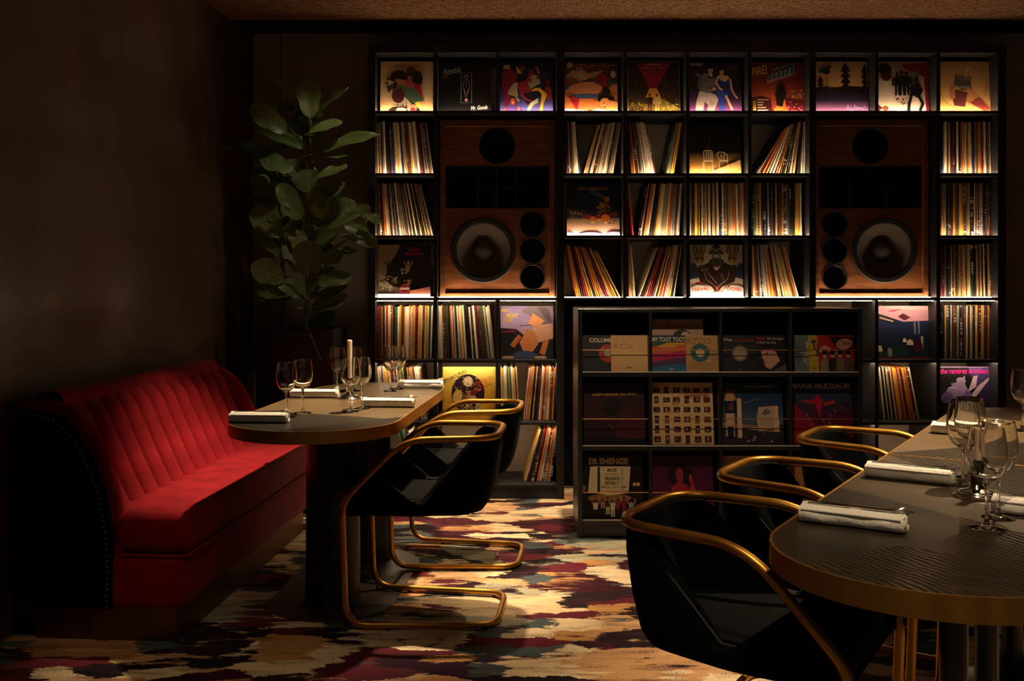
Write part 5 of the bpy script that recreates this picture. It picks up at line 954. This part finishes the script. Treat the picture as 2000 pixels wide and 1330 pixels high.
# ================================================================ fiddle-leaf fig in its tall planter
YPL = 5.50
pc = PD(580, 643, YPL)
pot = empty('planter', (pc.x, YPL + .16, 0)); tag(pot, 'tall square black planter in the corner beside the shelves', 'planter')
hw = .212; ht = pc.z
pm = MB(); w0, w1 = hw, hw - .018
for w_, z in ((w0, 0.001), (w0, ht), (w1, ht), (w1, ht - .06)): pm.v += [(-w_, -w_, z), (w_, -w_, z), (w_, w_, z), (-w_, w_, z)]
pm.f += [(3, 2, 1, 0)] + [(k * 4 + i, k * 4 + (i + 1) % 4, k * 4 + 4 + (i + 1) % 4, k * 4 + 4 + i) for k in range(3) for i in range(4)] + [(12, 13, 14, 15)]; pm.c = [None] * len(pm.f)
pm.build('planter_box', M['blackmetal'], pot, bevel=.003)
so = MB(); q = random.Random(5); so.grid(lambda u, v: (-w1 + 2 * w1 * u, -w1 + 2 * w1 * v, ht - .05 + .01 * math.sin(u * 17) * math.cos(v * 13)), 10, 10); so.build('soil', M['soil'] if 'soil' in M else noise_mat('dark_soil', '#1c1611', '#2e251c', 40, .95), pot)
fig_ = empty('fiddle_leaf_fig', (pc.x, YPL + .16, 0)); tag(fig_, 'tall fiddle-leaf fig with broad veined leaves growing from the black planter', 'plant')
fo = Vector(fig_.location)
A_ = lambda cx, cy: (440 + cx / 4.291, 110 + cy / 4.291)
Bc = lambda cx, cy: (440 + cx / 4.291, 380 + cy / 4.291)
def stem(pts, r0, r1):
    w_ = [PD(px, py, yy) - fo for px, py, yy in pts]; w_ = fillet(w_, .08, 4); n = len(w_)
    MB().tube(w_, r0, 8, radii=[r0 + (r1 - r0) * i / (n - 1) for i in range(n)]).build('stem', M['bark'], fig_, smooth=60)
YS = YPL + .15
stem([(*Bc(665, 1135), YS), (*Bc(700, 860), YS), (*Bc(690, 640), YS), (*Bc(640, 300), YS), (*A_(712, 960), YS), (*A_(712, 600), YS), (*A_(705, 500), YS)], .016, .007)
stem([(*Bc(495, 1135), YS + .03), (*Bc(492, 900), YS + .03), (*Bc(480, 600), YS + .03), (*Bc(470, 380), YS + .02), (*A_(480, 1100), YS), (*A_(450, 850), YS)], .013, .006)
stem([(*Bc(690, 1135), YS - .03), (*Bc(715, 1180), YPL - .075), (*Bc(760, 1290), YPL - .08), (*Bc(800, 1390), YPL - .09)], .008, .006)
stem([(*Bc(690, 640), YS), (*Bc(900, 450), YS), (*Bc(1110, 330), YS), (*Bc(1190, 200), YS)], .008, .004)
def leaf_meshes(seed):
    q = random.Random(seed); wav = q.uniform(.5, 1); ph = q.uniform(0, 6)
    def width(t):
        t = max(0.0, t); return max(0.0, (max(0.0, math.sin(math.pi * min(1, t ** .85))) ** .62) * (.62 + .42 * t) - .14 * math.exp(-((t - .38) / .13) ** 2))
    def fn(u, v):
        s = 2 * u - 1; wd = width(v) * .5; x = s * wd
        z = .10 * abs(s) ** 1.3 * wd * 2 - .10 * v * v + .035 * wav * math.sin(v * 13 + ph + (2 if s > 0 else 0)) * abs(s) ** 2 + .012 * math.cos(v * 46 - abs(s) * 6) * abs(s) * (1 - abs(s))
        return (x, v, z)
    m = MB().grid(fn, 12, 22)
    k = len(m.v); back = MB().grid(lambda u, v: (fn(u, v)[0], fn(u, v)[1], fn(u, v)[2] - .006), 12, 22)
    m.add(back.v, [f[::-1] for f in back.f])
    n1 = 13
    edge = [j * n1 for j in range(23)] + [22 * n1 + i for i in range(1, 13)] + [j * n1 + 12 for j in range(21, -1, -1)] + [i for i in range(11, 0, -1)]
    m.f += [(edge[i], edge[(i + 1) % len(edge)], k + edge[(i + 1) % len(edge)], k + edge[i]) for i in range(len(edge))]; m.c += [None] * len(edge)
    lm = m.mesh('leaf', 60)
    vm = MB(); vm.tube([(0, v / 20, fn(.5, v / 20)[2] + .003) for v in range(-3, 20)], .009, 5, radii=[.011 - .0003 * i for i in range(23)])
    for s in (-1, 1):
        for t in (.18, .32, .46, .60, .74):
            pts = []
            for k2 in range(5):
                f = k2 / 4; v = min(.97, t + .16 * f); pts.append((*fn(.5 + s * .42 * f, v)[:2], fn(.5 + s * .42 * f, v)[2] + .003))
            vm.tube(pts, .005, 4, radii=[.006, .005, .004, .003, .002])
    return lm, vm.mesh('veins', 60)
LV = [leaf_meshes(s) for s in (1, 2, 3, 4)]
lr = random.Random(77)
def leaf(a, b_, wpx, face=.75, dy=0.0, yb=None):       # base px, tip px, width px of the crop scale, how far it faces the viewer
    yy = (yb if yb is not None else YS) + dy
    pb = PD(*a, yy) - fo; pt = PD(*b_, yy + lr.uniform(-.07, .03)) - fo
    ax = pt - pb; Ln = ax.length * 1.06; ax.normalize()
    nrm = Vector((lr.uniform(-.25, .25), -face, 1 - face + lr.uniform(-.1, .25))); nrm = (nrm - ax * nrm.dot(ax)).normalized(); xa = ax.cross(nrm).normalized()
    wd = wpx * 1.22 / 4.291 / (F / yy) / .92; lm, vm = LV[lr.randrange(4)]
    Mx = Matrix((xa, ax, nrm)).transposed().to_4x4(); Mx.translation = pb
    Mx = Mx @ Matrix.Diagonal((max(wd, Ln * .25), Ln, Ln * .75, 1))
    o = link('leaf', lm, M['leaf'], fig_); o.matrix_local = Mx
    v = link('veins', vm, M['vein'], o); return o
for a, b_, w_, fc in (((690, 520), (400, 150), 90, .5), ((710, 520), (690, 195), 200, .8), ((760, 490), (1000, 262), 80, .45), ((690, 775), (240, 545), 150, .7), ((720, 820), (1243, 635), 130, .55), ((520, 640), (230, 420), 190, .8), ((700, 640), (960, 540), 120, .5), ((470, 820), (10, 755), 120, .5), ((560, 960), (310, 850), 190, .75),
    ((440, 1150), (222, 1020), 190, .7), ((700, 1140), (690, 955), 260, .6), ((770, 1020), (1005, 905), 130, .6), ((430, 1230), (213, 1185), 120, .5), ((640, 1310), (450, 1080), 160, .8), ((740, 1310), (770, 1135), 180, .75), ((800, 1170), (980, 1070), 150, .8), ((600, 1000), (540, 870), 150, .7), ((560, 1200), (420, 960), 150, .7), ((760, 760), (760, 560), 120, .6), ((640, 700), (520, 520), 100, .5), ((840, 840), (1010, 820), 90, .5)):
    leaf(A_(*a), A_(*b_), w_, fc, lr.uniform(-.10, .05))
bq_ = random.Random(9)
for i in range(26):                                   # shaded leaves on the far side
    cx = bq_.uniform(300, 900); cy = bq_.uniform(-700, 950); aa = bq_.uniform(0, 6.28); ln = bq_.uniform(170, 260)
    leaf(Bc(cx, cy), Bc(cx + ln * math.cos(aa), cy - abs(ln * math.sin(aa))), bq_.uniform(120, 190), .6, bq_.uniform(.06, .16))
for a, b_, w_, fc in (((750, 250), (1080, 75), 240, .75), ((860, 285), (1105, 155), 100, .5), ((1210, 210), (1135, 80), 110, .7), ((1170, 170), (1303, 225), 100, .6), ((750, 355), (553, 265), 190, .8), ((730, 385), (925, 300), 160, .75), ((690, 690), (705, 400), 270, .85), ((640, 660), (515, 400), 170, .7), ((790, 580), (975, 485), 140, .65), ((920, 345), (1045, 345), 60, .5), ((1040, 350), (1270, 405), 140, .55), ((750, 745), (1045, 680), 150, .65), ((690, 870), (455, 725), 160, .65), ((685, 810), (770, 680), 130, .7), ((750, 870), (1000, 765), 130, .6), ((720, 965), (1005, 845), 160, .65), ((695, 1150), (900, 985), 190, .75),
    ((490, 720), (235, 590), 210, .8), ((560, 830), (270, 760), 200, .7), ((500, 960), (380, 900), 130, .6), ((480, 1000), (255, 1060), 130, .4), ((450, 530), (240, 290), 130, .6), ((480, 350), (230, 130), 200, .75), ((520, 160), (330, 120), 180, .8), ((640, 200), (500, 40), 180, .75), ((830, 430), (700, 420), 140, .7), ((850, 480), (1090, 470), 100, .5), ((700, 800), (900, 620), 150, .7), ((560, 470), (420, 330), 150, .7), ((690, 965), (575, 950), 36, .4), ((1000, 250), (1200, 340), 120, .6), ((820, 200), (780, 60), 150, .7), ((620, 480), (600, 300), 150, .6), ((480, 1110), (300, 1140), 90, .4)):
    leaf(Bc(*a), Bc(*b_), w_, fc, lr.uniform(-.12, .06))
